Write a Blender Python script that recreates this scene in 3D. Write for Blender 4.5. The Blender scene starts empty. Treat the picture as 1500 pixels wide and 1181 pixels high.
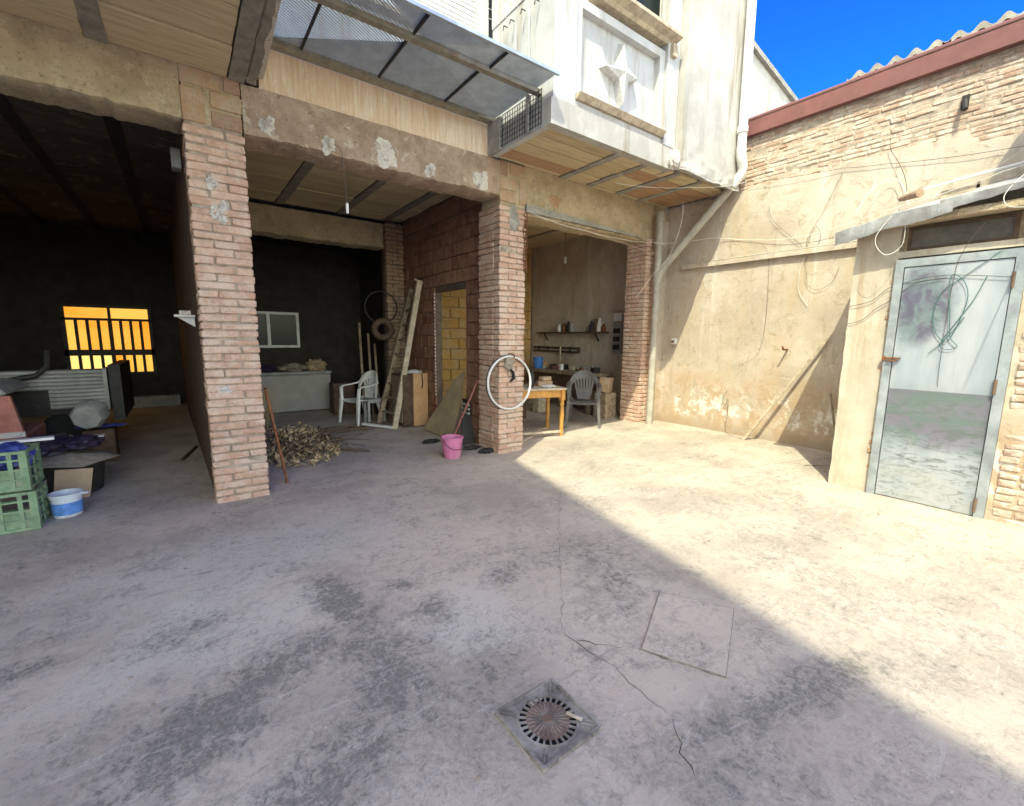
import bpy, bmesh, math, random
from mathutils import Vector, Matrix, Euler, noise as mnoise
R = math.radians
random.seed(7)
scene = bpy.context.scene
col = scene.collection

# ---------------------------------------------------------------- camera, sky, sun, exposure
cam = bpy.data.cameras.new('camera'); camo = bpy.data.objects.new('camera', cam); col.objects.link(camo)
yaw, pit, rol = R(36.56), R(-8.40), R(0.60)
fw = Vector((math.sin(yaw)*math.cos(pit), math.cos(yaw)*math.cos(pit), math.sin(pit)))
r0 = Vector((math.cos(yaw), -math.sin(yaw), 0)); u0 = r0.cross(fw)
rt = math.cos(rol)*r0 + math.sin(rol)*u0; up = -math.sin(rol)*r0 + math.cos(rol)*u0
camo.matrix_world = Matrix(((rt.x, up.x, -fw.x, 0), (rt.y, up.y, -fw.y, 0), (rt.z, up.z, -fw.z, 1.5), (0, 0, 0, 1)))
cam.sensor_width = 36; cam.lens = 36*648/1500; cam.clip_start = .05; cam.clip_end = 1500
scene.camera = camo

SUN = Vector((1, .66, -1.68)).normalized()          # direction the light travels
world = bpy.data.worlds.new('World'); scene.world = world; world.use_nodes = True
wn = world.node_tree.nodes; wl = world.node_tree.links
bg = wn['Background']; sky = wn.new('ShaderNodeTexSky'); sky.sky_type = 'NISHITA'; sky.sun_disc = False
sky.sun_elevation = math.asin(-SUN.z); sky.sun_rotation = math.atan2(-SUN.x, -SUN.y)
sky.altitude = 600; sky.air_density = 1.0; sky.dust_density = 1.3; sky.ozone_density = 2.0
hs = wn.new('ShaderNodeHueSaturation'); lum = wn.new('ShaderNodeRGBToBW'); wl.new(sky.outputs[0], lum.inputs[0]); mr = wn.new('ShaderNodeMapRange'); mr.interpolation_type = 'SMOOTHSTEP'
for i_, v_ in ((1, 1.8), (2, 3.0), (3, 1.6), (4, .36)): mr.inputs[i_].default_value = v_
wl.new(lum.outputs[0], mr.inputs[0]); wl.new(mr.outputs[0], hs.inputs['Saturation'])
hs.inputs['Value'].default_value = 1.0; hs.inputs['Hue'].default_value = .512
gm = wn.new('ShaderNodeGamma'); gm.inputs[1].default_value = 1.6
wl.new(sky.outputs[0], hs.inputs['Color']); wl.new(hs.outputs[0], gm.inputs[0]); wl.new(gm.outputs[0], bg.inputs[0]); bg.inputs[1].default_value = .15
sl = bpy.data.lights.new('sun', 'SUN'); sl.energy = 2.75; sl.angle = R(.53); sl.color = (1, .995, .99)
so = bpy.data.objects.new('sun', sl); col.objects.link(so); so.location = (-8, -6, 14)
so.rotation_euler = SUN.to_track_quat('-Z', 'Y').to_euler()
scene.view_settings.view_transform = 'Standard'; scene.view_settings.look = 'None'
scene.view_settings.exposure = 1.08; scene.view_settings.gamma = 1; scene.view_settings.use_curve_mapping = False
scene.view_settings.use_white_balance = True; scene.view_settings.white_balance_temperature = 8450; scene.view_settings.white_balance_tint = -8
scene.render.engine = 'CYCLES'
scene.cycles.max_bounces = 10; scene.cycles.diffuse_bounces = 7; scene.cycles.glossy_bounces = 3
scene.cycles.use_denoising = True

# ---------------------------------------------------------------- materials
class N:
    def __init__(s, name, rough=.85, metal=0.0, spec=.3):
        s.m = bpy.data.materials.new(name); s.m.use_nodes = True
        s.t = s.m.node_tree; s.b = s.t.nodes['Principled BSDF']
        s.b.inputs['Roughness'].default_value = rough; s.b.inputs['Metallic'].default_value = metal
        s.b.inputs['Specular IOR Level'].default_value = spec
        s.pos = s.n('ShaderNodeNewGeometry').outputs['Position']
        s._obj = None
    def n(s, t): return s.t.nodes.new(t)
    def ln(s, a, b): s.t.links.new(a, b)
    def obj(s):
        if s._obj is None: s._obj = s.n('ShaderNodeTexCoord').outputs['Object']
        return s._obj
    def rnd(s): return s.n('ShaderNodeObjectInfo').outputs['Random']
    def put(s, sock, v):
        if isinstance(v, (int, float)): sock.default_value = v
        elif isinstance(v, (tuple, list)):
            sock.default_value = tuple(v)+(1,) if len(v) == 3 and len(sock.default_value) == 4 else tuple(v)
        else: s.ln(v, sock)
    def scale(s, co, sc):
        k = s.n('ShaderNodeMapping'); k.inputs['Scale'].default_value = sc; s.ln(co, k.inputs[0]); return k.outputs[0]
    def noise(s, sc, det=6, ro=.6, co=None, dist=0.0, out=0):
        k = s.n('ShaderNodeTexNoise'); k.inputs['Scale'].default_value = sc; k.inputs['Detail'].default_value = det
        k.inputs['Roughness'].default_value = ro; k.inputs['Distortion'].default_value = dist
        s.ln(co if co is not None else s.pos, k.inputs['Vector']); return k.outputs[out]
    def vor(s, sc, co=None, feat='F1', out=0):
        k = s.n('ShaderNodeTexVoronoi'); k.feature = feat; k.inputs['Scale'].default_value = sc
        s.ln(co if co is not None else s.pos, k.inputs['Vector']); return k.outputs[out]
    def ramp(s, f, a, b, lo=0., hi=1.):
        k = s.n('ShaderNodeMapRange'); k.interpolation_type = 'SMOOTHSTEP'
        for i, v in ((1, a), (2, b), (3, lo), (4, hi)): k.inputs[i].default_value = v
        s.put(k.inputs[0], f); return k.outputs[0]
    def math(s, op, a, b=0.):
        k = s.n('ShaderNodeMath'); k.operation = op; s.put(k.inputs[0], a); s.put(k.inputs[1], b); return k.outputs[0]
    def mul(s, a, b): return s.math('MULTIPLY', a, b)
    def mix(s, f, a, b, mode='MIX'):
        k = s.n('ShaderNodeMix'); k.data_type = 'RGBA'; k.blend_type = mode
        s.put(k.inputs[0], f); s.put(k.inputs[6], a); s.put(k.inputs[7], b); return k.outputs[2]
    def xyz(s):
        k = s.n('ShaderNodeSeparateXYZ'); s.ln(s.pos, k.inputs[0]); return k.outputs
    def blob(s, cx, cy, cz, rx, ry, rz, ang=0, soft=.5, wob=.5, ws=3.0):
        """soft mask round a spot on a surface, its edge broken by noise"""
        k = s.n('ShaderNodeMapping'); k.vector_type = 'TEXTURE'
        k.inputs['Location'].default_value = (cx, cy, cz); k.inputs['Rotation'].default_value = (0, 0, ang)
        k.inputs['Scale'].default_value = (rx, ry, rz); s.ln(s.pos, k.inputs[0])
        l = s.n('ShaderNodeVectorMath'); l.operation = 'LENGTH'; s.ln(k.outputs[0], l.inputs[0])
        nn = s.noise(ws, 7, .65)
        d = s.math('ADD', l.outputs['Value'], s.mul(s.math('SUBTRACT', nn, .5), wob*4))
        return s.ramp(d, max(.05, 1-soft), 1+soft, 1, 0)
    def color(s, v): s.put(s.b.inputs['Base Color'], v)
    def bump(s, h, st=.3, dist=.01):
        k = s.n('ShaderNodeBump'); k.inputs['Strength'].default_value = st; k.inputs['Distance'].default_value = dist
        s.ln(h, k.inputs['Height']); s.ln(k.outputs[0], s.b.inputs['Normal']); return s
M = {}
def plain(key, c, rough=.6, metal=0., var=.25, sc=9, bump=.15, spec=.3, dirt=None):
    a = N(key, rough, metal, spec)
    f = a.noise(sc, 6, .65, a.obj())
    c2 = tuple(x*(1-var) for x in c); c3 = tuple(min(1, x*(1+var*.6)) for x in c)
    v = a.mix(a.ramp(f, .3, .7), c2, c3)
    if dirt: v = a.mix(a.ramp(a.noise(sc*.6, 8, .7, a.obj()), .5, .68, 0, .85), v, dirt)
    a.color(v); a.bump(a.noise(sc*6, 5, .6, a.obj()), bump, .004); M[key] = a.m; return a

# concrete yard
a = N('yard_concrete', .88, 0, .25)
base = a.mix(a.ramp(a.noise(1.1, 7, .6), .36, .64), (.375, .316, .262), (.505, .428, .356))
base = a.mix(a.ramp(a.noise(.75, 5, .6, dist=.6), .52, .66, 0, .75), base, (.50, .425, .345))
big = a.ramp(a.noise(1.9, 9, .72, dist=.3), .50, .60)
for (x, y, rx, ry, an) in ((2.02, 1.14, .3, .3, .4), (1.46, 2.4, .62, .9, 0), (1.42, 1.15, .35, .3, .4), (.45, 2.6, .35, .4, 0)):
    base = a.mix(a.mul(a.blob(x, y, 0, rx, ry, 1, an), .6), base, (.52, .425, .35))
for (x, y, rx, ry, an) in ((.25, 3.35, .9, .5, .1), (.05, 2.55, .5, .35, 0), (1.15, 1.85, .25, .3, 0)):
    base = a.mix(a.mul(a.blob(x, y, 0, rx, ry, 1, an), .65), base, (.53, .485, .42))
dark = None
for (x, y, rx, ry, an, w) in ((.64, 2.45, .13, .42, .1, 1), (.66, 1.75, .2, .38, 0, .95), (.0, 1.95, .5, .22, .5, 1), (.3, 1.42, .5, .16, .3, .9), (.95, 2.42, .12, .09, 0, .9),
        (1.02, 2.08, .13, .12, 0, .95), (1.56, 2.15, .16, .09, .5, .8), (1., 1.5, .28, .16, .4, .75), (2.05, 1.7, .22, .4, -.8, .7), (1.95, .65, .55, .12, -.25, .9),
        (2.35, .55, .18, .06, 0, .9), (-.02, 2.65, .22, .1, .2, .7), (-.7, 2.72, .14, .08, 0, .8), (1.45, .6, .3, .2, 0, .6), (2.3, 2.1, .3, .2, 0, .6),
        (3.2, 1.1, .25, .5, -.5, .42), (2.95, .5, .5, .3, -.3, .35), (4.15, 1.5, .3, .3, 0, .3), (3.9, 2.1, .2, .6, -.4, .25), (5.2, 2.0, .6, .12, -.3, .45)):
    d = a.mul(a.blob(x, y, 0, rx, ry, 1, an, .95, .75, 3.0), w)
    dark = d if dark is None else a.math('MAXIMUM', dark, d)
dark = a.math('MAXIMUM', dark, a.mul(big, .42))
fine = a.noise(13, 9, .78, dist=.8)
mid_ = a.noise(30, 9, .8, dist=.5)
t_ = a.math('ADD', a.mul(dark, .85), a.math('ADD', a.mul(a.math('SUBTRACT', fine, .5), 2.6), a.mul(a.math('SUBTRACT', mid_, .5), 2.0)))
dk = a.math('MAXIMUM', a.ramp(t_, .36, .80, 0, .85), a.ramp(t_, .05, .5, 0, .35))
base = a.mix(dk, base, a.mix(a.ramp(a.noise(55, 6, .7), .4, .6), (.125, .115, .10), (.22, .20, .177)))
grit = a.noise(70, 6, .75)
worn = a.ramp(a.noise(2.6, 6, .65), .42, .6)
base = a.mix(a.mul(a.ramp(grit, .30, .47, .8, 0), worn), base, (.15, .138, .125))
spk = a.noise(24, 9, .85, dist=1.2)
base = a.mix(a.mul(a.ramp(spk, .53, .60, 0, .6), worn), base, (.17, .155, .14))
base = a.mix(a.mul(a.ramp(spk, .46, .38, 0, .5), worn), base, (.58, .54, .49))
trow = a.noise(4.5, 9, .78, a.scale(a.pos, (.55, 2.2, 1)), dist=1.6)
base = a.mix(a.ramp(trow, .55, .66, 0, .5), base, (.22, .2, .18))
base = a.mix(a.ramp(trow, .44, .36, 0, .4), base, (.54, .5, .45))
base = a.mix(a.ramp(a.noise(38, 7, .8, dist=.5), .60, .72, 0, .55), base, (.52, .49, .45))
streak = a.noise(3.2, 8, .7, a.scale(a.pos, (5, 1, 1)))
base = a.mix(a.ramp(streak, .57, .75, 0, .4), base, (.22, .2, .18))
a.color(base)
a.bump(a.math('ADD', a.math('ADD', a.mul(fine, 1.2), a.mul(grit, .5)), a.mul(a.noise(5, 6, .6), 1.5)), .55, .012)
M['floor'] = a.m

def brickmat(key, c1, c2, wash, wamt=.5, joint=.5):
    a = N(key, .92, 0, .15); r = a.rnd()
    c = a.mix(r, c1, c2)
    c = a.mix(a.ramp(a.noise(16, 7, .7), .35, .7, 0, .55), c, tuple(x*.62 for x in c1))
    c = a.mix(a.ramp(a.noise(5.5, 9, .78), .46, .58, 0, wamt), c, wash)
    c = a.mix(a.ramp(a.noise(3.1, 9, .78), .54, .66, 0, .5), c, tuple(x*.55 for x in c2))
    c = a.mix(a.ramp(a.noise(80, 6, .8), .36, .46, .5, 0), c, tuple(x*.4 for x in c1))
    c = a.mix(a.ramp(a.noise(45, 6, .7), .6, .75, 0, .5), c, tuple(x*.45 for x in c1))
    a.color(c); a.bump(a.math('ADD', a.noise(30, 7, .7), a.mul(a.noise(110, 3, .6), .4)), .8, .012); M[key] = a.m
brickmat('brick', (.64, .43, .33), (.54, .325, .235), (.66, .54, .45), .6)
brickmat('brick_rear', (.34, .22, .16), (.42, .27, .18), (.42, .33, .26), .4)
brickmat('brick_clay', (.52, .345, .22), (.45, .285, .18), (.46, .37, .28), .8)
brickmat('brick_wall', (.62, .46, .36), (.43, .28, .205), (.66, .58, .50), .85)
plain('mortar_pale', (.45, .375, .30), .95, 0, .35, 14, 1.0)
brickmat('block_red', (.27, .125, .08), (.37, .20, .13), (.40, .26, .18), .4)
brickmat('block_amber', (.64, .38, .13), (.54, .29, .09), (.52, .39, .23), .7)
plain('mortar', (.36, .29, .23), .95, 0, .35, 12, .6)
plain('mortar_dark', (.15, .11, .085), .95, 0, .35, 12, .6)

# ochre plaster of the boundary wall
a = N('ochre_plaster', .93, 0, .12)
p = a.xyz()
c = a.mix(a.ramp(a.noise(1.3, 8, .65), .35, .65), (.445, .375, .305), (.575, .50, .425))
c = a.mix(a.ramp(a.noise(2.2, 6, .6, a.scale(a.pos, (1, 1, .35))), .5, .68, 0, .7), c, (.48, .375, .265))
c = a.mix(a.ramp(a.noise(1.6, 7, .7, a.scale(a.pos, (1, 3.5, .18))), .56, .68, 0, .75), c, (.62, .58, .52))
c = a.mix(a.ramp(a.noise(2.1, 7, .7, a.scale(a.pos, (1, 3, .2))), .62, .72, 0, .45), c, (.33, .27, .19))
low = a.mul(a.ramp(p[2], .75, 1.15, 1, 0), a.ramp(a.noise(2.6, 8, .7), .38, .58))
c = a.mix(a.mul(low, .85), c, (.45, .315, .205))
eff = a.mul(a.mul(a.ramp(p[2], .22, .36, 0, 1), a.ramp(p[2], .45, .95, 1, 0)), a.ramp(a.noise(4.2, 10, .75), .49, .58))
eff = a.mul(eff, a.ramp(p[1], 4.32, 4.22, 0, 1))
c = a.mix(a.mul(eff, .9), c, (.74, .71, .66))
c = a.mix(a.mul(a.ramp(p[2], .12, .3, 1, 0), .5), c, (.3, .23, .16))
c = a.mix(a.ramp(a.noise(60, 6, .75), .6, .78, 0, .5), c, (.26, .2, .13))
c = a.mix(a.ramp(a.noise(7, 9, .8, dist=.8), .53, .64, 0, .7), c, (.33, .265, .18))
c = a.mix(a.ramp(a.noise(2.4, 9, .75, a.scale(a.pos, (1, 2.5, .5)), dist=.5), .53, .66, 0, .6), c, (.36, .30, .22))
c = a.mix(a.ramp(a.noise(5, 9, .8, dist=.8), .42, .34, 0, .5), c, (.66, .60, .51))
a.color(c); a.bump(a.math('ADD', a.noise(9, 8, .7), a.mul(a.noise(55, 5, .65), .5)), .55, .015); M['plaster'] = a.m

# old concrete of the beams
def beam(key, c1, c2, c3):
    a = N(key, .95, 0, .12)
    c = a.mix(a.ramp(a.noise(3.5, 8, .7), .36, .62), c1, c2)
    c = a.mix(a.ramp(a.noise(8, 9, .75, dist=.4), .54, .64, 0, .85), c, c3)
    c = a.mix(a.ramp(a.noise(30, 7, .8), .55, .66, 0, .85), c, tuple(x*.4 for x in c1))
    c = a.mix(a.ramp(a.noise(11, 9, .8, dist=.7), .43, .35, 0, .6), c, tuple(x*.55 for x in c1))
    a.color(c); a.bump(a.math('ADD', a.noise(14, 9, .75), a.mul(a.noise(60, 5, .7), .6)), .85, .025); M[key] = a.m
beam('beam', (.34, .24, .18), (.46, .345, .265), (.60, .51, .42))
beam('beam_tan', (.42, .33, .22), (.55, .44, .30), (.60, .51, .38))
beam('concrete_grey', (.28, .265, .235), (.40, .38, .34), (.50, .47, .42))
def boards(key, c1, c2):
    a = N(key, .92, 0, .15); c = a.mix(a.rnd(), c1, c2)
    g = a.noise(7, 8, .7, a.scale(a.pos, (.35, 3.2, 1)))
    c = a.mix(a.ramp(g, .42, .68, 0, .55), c, tuple(x*.6 for x in c1))
    c = a.mix(a.ramp(a.noise(5, 8, .7), .55, .7, 0, .4), c, (.55, .46, .33))
    a.color(c); a.bump(g, .5, .008); M[key] = a.m
boards('soffit_board', (.54, .43, .275), (.64, .525, .35))
boards('shaded_board', (.10, .08, .055), (.14, .11, .075))  # soffit boards darkened, left-bay shade put into the colour
boards('soffit_clay', (.47, .29, .18), (.43, .28, .18))
plain('joist', (.27, .24, .2), .95, 0, .3, 7, .6)

# rust-streaked cream band
a = N('streaked_cream', .85, 0, .2)
st = a.noise(2.6, 9, .72, a.scale(a.pos, (24, 24, .55)), dist=.5)
c = a.mix(a.ramp(st, .34, .66), (.74, .63, .51), (.60, .42, .28))
c = a.mix(a.ramp(a.noise(3, 8, .75, a.scale(a.pos, (6, 6, .8))), .5, .68, 0, .75), c, (.74, .68, .60))
c = a.mix(a.ramp(a.noise(10, 9, .8, a.scale(a.pos, (3, 3, .5)), dist=.6), .56, .68, 0, .7), c, (.36, .21, .12))
c = a.mix(a.ramp(a.noise(1.6, 8, .7, a.scale(a.pos, (2.2, 2.2, .8)), dist=.8), .46, .62, 0, .6), c, (.60, .39, .25))
c = a.mix(a.ramp(a.noise(4.5, 9, .8, dist=1.2), .56, .68, 0, .6), c, (.76, .72, .66))
c = a.mix(a.ramp(a.noise(28, 8, .8), .58, .7, 0, .5), c, (.42, .29, .2))
a.color(c); a.bump(a.noise(25, 6, .7), .3, .006); M['cream'] = a.m

# weathered white render
def white(key, c1, c2, dirt, amt):
    a = N(key, .85, 0, .25)
    c = a.mix(a.ramp(a.noise(2.4, 8, .65), .35, .65), c1, c2)
    c = a.mix(a.ramp(a.noise(1.7, 8, .7, a.scale(a.pos, (4, 4, .3))), .5, .7, 0, amt), c, dirt)
    c = a.mix(a.ramp(a.noise(22, 8, .8), .62, .75, 0, amt), c, tuple(x*.6 for x in dirt))
    a.color(c); a.bump(a.noise(20, 8, .7), .35, .01); M[key] = a.m
white('white_wall', (.45, .45, .455), (.54, .54, .545), (.35, .31, .265), .85)
white('white_worn', (.40, .38, .355), (.51, .49, .465), (.29, .245, .2), .95)
white('white_trim', (.48, .48, .48), (.56, .555, .555), (.4, .35, .3), .5)
white('house_plaster', (.50, .45, .38), (.58, .53, .46), (.4, .35, .28), .5)
a = N('gypsum', .9, 0, .15)
c = a.mix(a.ramp(a.noise(9, 9, .75, dist=1.0), .36, .50), (.42, .32, .26), (.78, .72, .67))
c = a.mix(a.ramp(a.noise(24, 8, .8), .56, .66, 0, .7), c, (.25, .18, .14))
a.color(c); a.bump(a.noise(16, 8, .8, dist=1.0), 1.0, .03); M['gypsum'] = a.m
white('shed_plaster', (.43, .375, .30), (.55, .48, .395), (.40, .29, .2), .8)
plain('star_white', (.58, .57, .55), .8, 0, .2, 30, 1.0)
plain('maroon', (.20, .085, .08), .55, 0, .14, 6, .1)
a = N('asbestos', .9); a.color(a.mix(a.ramp(a.noise(3, 8, .7), .4, .62), (.25, .235, .20), (.38, .36, .31))); a.bump(a.noise(30, 6, .7), .4, .006); M['asbestos'] = a.m
plain('steel_grey', (.30, .28, .23), .6, .25, .25, 12, .2, dirt=(.26, .19, .12))
plain('mesh_grey', (.46, .52, .58), .5, .35, .15, 8, .05)
plain('pvc_white', (.74, .73, .70), .45, 0, .1, 6, .1, dirt=(.5, .46, .4))
plain('pvc_grey', (.42, .385, .33), .6, 0, .18, 6, .2, dirt=(.28, .25, .2))
plain('wood_old', (.30, .225, .155), .85, 0, .4, 14, .5, dirt=(.14, .1, .07))
plain('wood_pale', (.50, .41, .31), .85, 0, .3, 14, .4)
plain('wood_orange', (.55, .27, .075), .5, 0, .25, 10, .15)
plain('wood_dark', (.10, .06, .04), .7, 0, .4, 10, .3)
plain('veneer', (.53, .31, .155), .55, 0, .18, 5, .1)
plain('ply', (.42, .33, .2), .7, 0, .2, 4, .1)
plain('rust', (.24, .10, .05), .85, .2, .4, 25, .5)
plain('iron_dark', (.045, .042, .04), .6, .4, .3, 20, .2)
plain('rubber', (.02, .02, .02), .8, 0, .2, 20, .1)
plain('plastic_white', (.68, .67, .65), .45, 0, .1, 8, .06, dirt=(.55, .52, .47))
plain('plastic_grey', (.135, .125, .12), .42, 0, .12, 6, .06)
plain('plastic_pink', (.60, .19, .34), .45, 0, .15, 9, .06, dirt=(.48, .27, .3))
plain('plastic_blue', (.06, .2, .55), .4, 0, .2, 12, .05)
plain('crate_green', (.21, .31, .18), .6, 0, .3, 14, .15, dirt=(.29, .29, .22))
plain('bucket_white', (.60, .64, .70), .45, 0, .1, 8, .05, dirt=(.4, .38, .36))
plain('label_blue', (.10, .25, .58), .45, 0, .25, 20, .03)
plain('bag_dark', (.035, .025, .05), .35, 0, .4, 12, .4)
plain('bag_blue', (.05, .07, .28), .4, 0, .4, 14, .4)
plain('sack', (.30, .255, .2), .9, 0, .3, 16, .5)
plain('cardboard', (.40, .29, .19), .9, 0, .15, 8, .2)
plain('grey_paint', (.32, .31, .30), .7, 0, .25, 8, .2)
plain('dusty_red', (.40, .15, .12), .6, 0, .3, 8, .2, dirt=(.25, .2, .17))
plain('shaded_room', (.042, .035, .028), .95, 0, .3, 5, .4)  # near-black, so the deep shade of the bays is carried by colour
plain('chest_white', (.32, .30, .28), .6, 0, .12, 5, .1)
plain('dust_metal', (.36, .35, .33), .7, .2, .2, 8, .2)
plain('leaf_dry', (.40, .28, .165), .9, 0, .6, 22, .3, dirt=(.55, .45, .32))
plain('twig', (.13, .09, .065), .9, 0, .3, 20, .4)
plain('cable_white', (.72, .70, .65), .6, 0, .1, 8, .02)
plain('cable_dark', (.10, .09, .08), .7, 0, .2, 8, .02)
plain('reflected_cable', (.06, .14, .14), .5, 0, .2, 8, .02)
plain('fibre', (.42, .3, .15), .9, 0, .3, 20, .4)
plain('void', (.006, .006, .006), 1, 0, .1, 5, .0)
plain('crack', (.045, .04, .036), 1, 0, .2, 20, .1)
a = N('cast_iron', .75, .5, .3); c = a.mix(a.ramp(a.noise(18, 7, .7), .38, .62), (.20, .125, .095), (.29, .19, .15)); a.color(a.mix(a.ramp(a.noise(6, 8, .7), .55, .7, 0, .5), c, (.34, .28, .24))); a.bump(a.noise(90, 5, .7), .4, .004); M['cast_iron'] = a.m
a = N('cover_slab', .9, 0, .2); c = a.mix(a.ramp(a.noise(6, 8, .7), .36, .62), (.31, .265, .225), (.43, .37, .32)); a.color(a.mix(a.ramp(a.noise(26, 8, .75), .56, .7, 0, .7), c, (.16, .14, .125))); a.bump(a.noise(25, 8, .75), .7, .01); M['cover'] = a.m
a = N('cast_grey', .85, .1, .2); c = a.mix(a.ramp(a.noise(18, 7, .7), .38, .62), (.15, .13, .115), (.27, .24, .21)); a.color(a.mix(a.ramp(a.noise(6, 8, .7), .48, .62, 0, .7), c, (.36, .33, .29))); a.bump(a.noise(70, 6, .75), .6, .004); M['cast_grey'] = a.m
# shiny sheet-metal door with dark purple and green blotches
a = N('door_sheet', .42, .25, .4)
p = a.xyz()
c = a.mix(a.ramp(a.noise(2.2, 6, .6, a.scale(a.pos, (1, 2.5, .5))), .35, .65), (.31, .35, .395), (.41, .43, .465))
c = a.mix(a.ramp(a.noise(6, 9, .8, a.scale(a.pos, (1, 4, .4))), .54, .66, 0, .5), c, (.27, .33, .37))
pat = a.blob(5.2, 1.05, 1.80, 1, .2, .32, 0, .35, .28, 4)
c = a.mix(a.mul(pat, .95), c, a.mix(a.ramp(a.noise(5, 6, .65, dist=1), .42, .6), (.10, .09, .14), (.16, .21, .22)))
lowb = a.mul(a.ramp(p[2], 1.075, 1.085, 1, 0), a.ramp(a.math('ADD', p[2], a.mul(a.noise(3, 6, .6), .5)), .72, 1.0, 0, 1))
c = a.mix(a.mul(lowb, .92), c, a.mix(a.ramp(a.noise(3.2, 7, .65, a.scale(a.pos, (1, 1, 2)), dist=.8), .4, .62), (.125, .17, .155), (.18, .155, .205)))
mid = a.mul(a.ramp(p[2], .95, 1.07, 1, 0), a.ramp(a.noise(7, 9, .75, a.scale(a.pos, (1, .8, 2.5)), dist=1.2), .48, .60))
c = a.mix(a.mul(mid, .8), c, (.13, .15, .145))
c = a.mix(a.mul(a.ramp(p[2], .45, .3, 0, .6), a.ramp(a.noise(4, 6, .6), .3, .6)), c, (.40, .40, .385))
c = a.mix(a.ramp(a.noise(45, 4, .8), .68, .74, 0, .8), c, (.8, .8, .8))
a.color(c); a.put(a.b.inputs['Roughness'], a.ramp(a.noise(4, 6, .7), .3, .7, .3, .5)); a.bump(a.noise(3, 3, .5), .10, .02); M['door'] = a.m
plain('galvanised', (.35, .38, .405), .42, .4, .3, 5, .08, dirt=(.24, .28, .28))
plain('sheet_zinc', (.50, .51, .52), .45, .35, .25, 9, .25, dirt=(.36, .33, .29))
a = N('amber_pane', .4); a.color((.8, .4, .08)); f = a.math('ADD', a.mul(a.noise(3, 4, .5, a.obj()), .6), a.mul(a.rnd(), .4))
a.put(a.b.inputs['Emission Color'], a.mix(a.ramp(f, .35, .65), (1, .30, .02), (1, .52, .12))); a.b.inputs['Emission Strength'].default_value = .52; M['amber'] = a.m
a = N('amber_pane_pale', .4); a.color((.8, .6, .3)); a.put(a.b.inputs['Emission Color'], (1, .70, .27)); a.b.inputs['Emission Strength'].default_value = .6; M['amber_pale'] = a.m
a = N('window_glass', .12, 0, .12); a.color((.02, .026, .026)); M['glass'] = a.m
plain('curtain_teal', (.10, .28, .30), .8, 0, .3, 10, .3)
plain('dirty_panel', (.105, .09, .075), .45, 0, .25, 9, .2)

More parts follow.
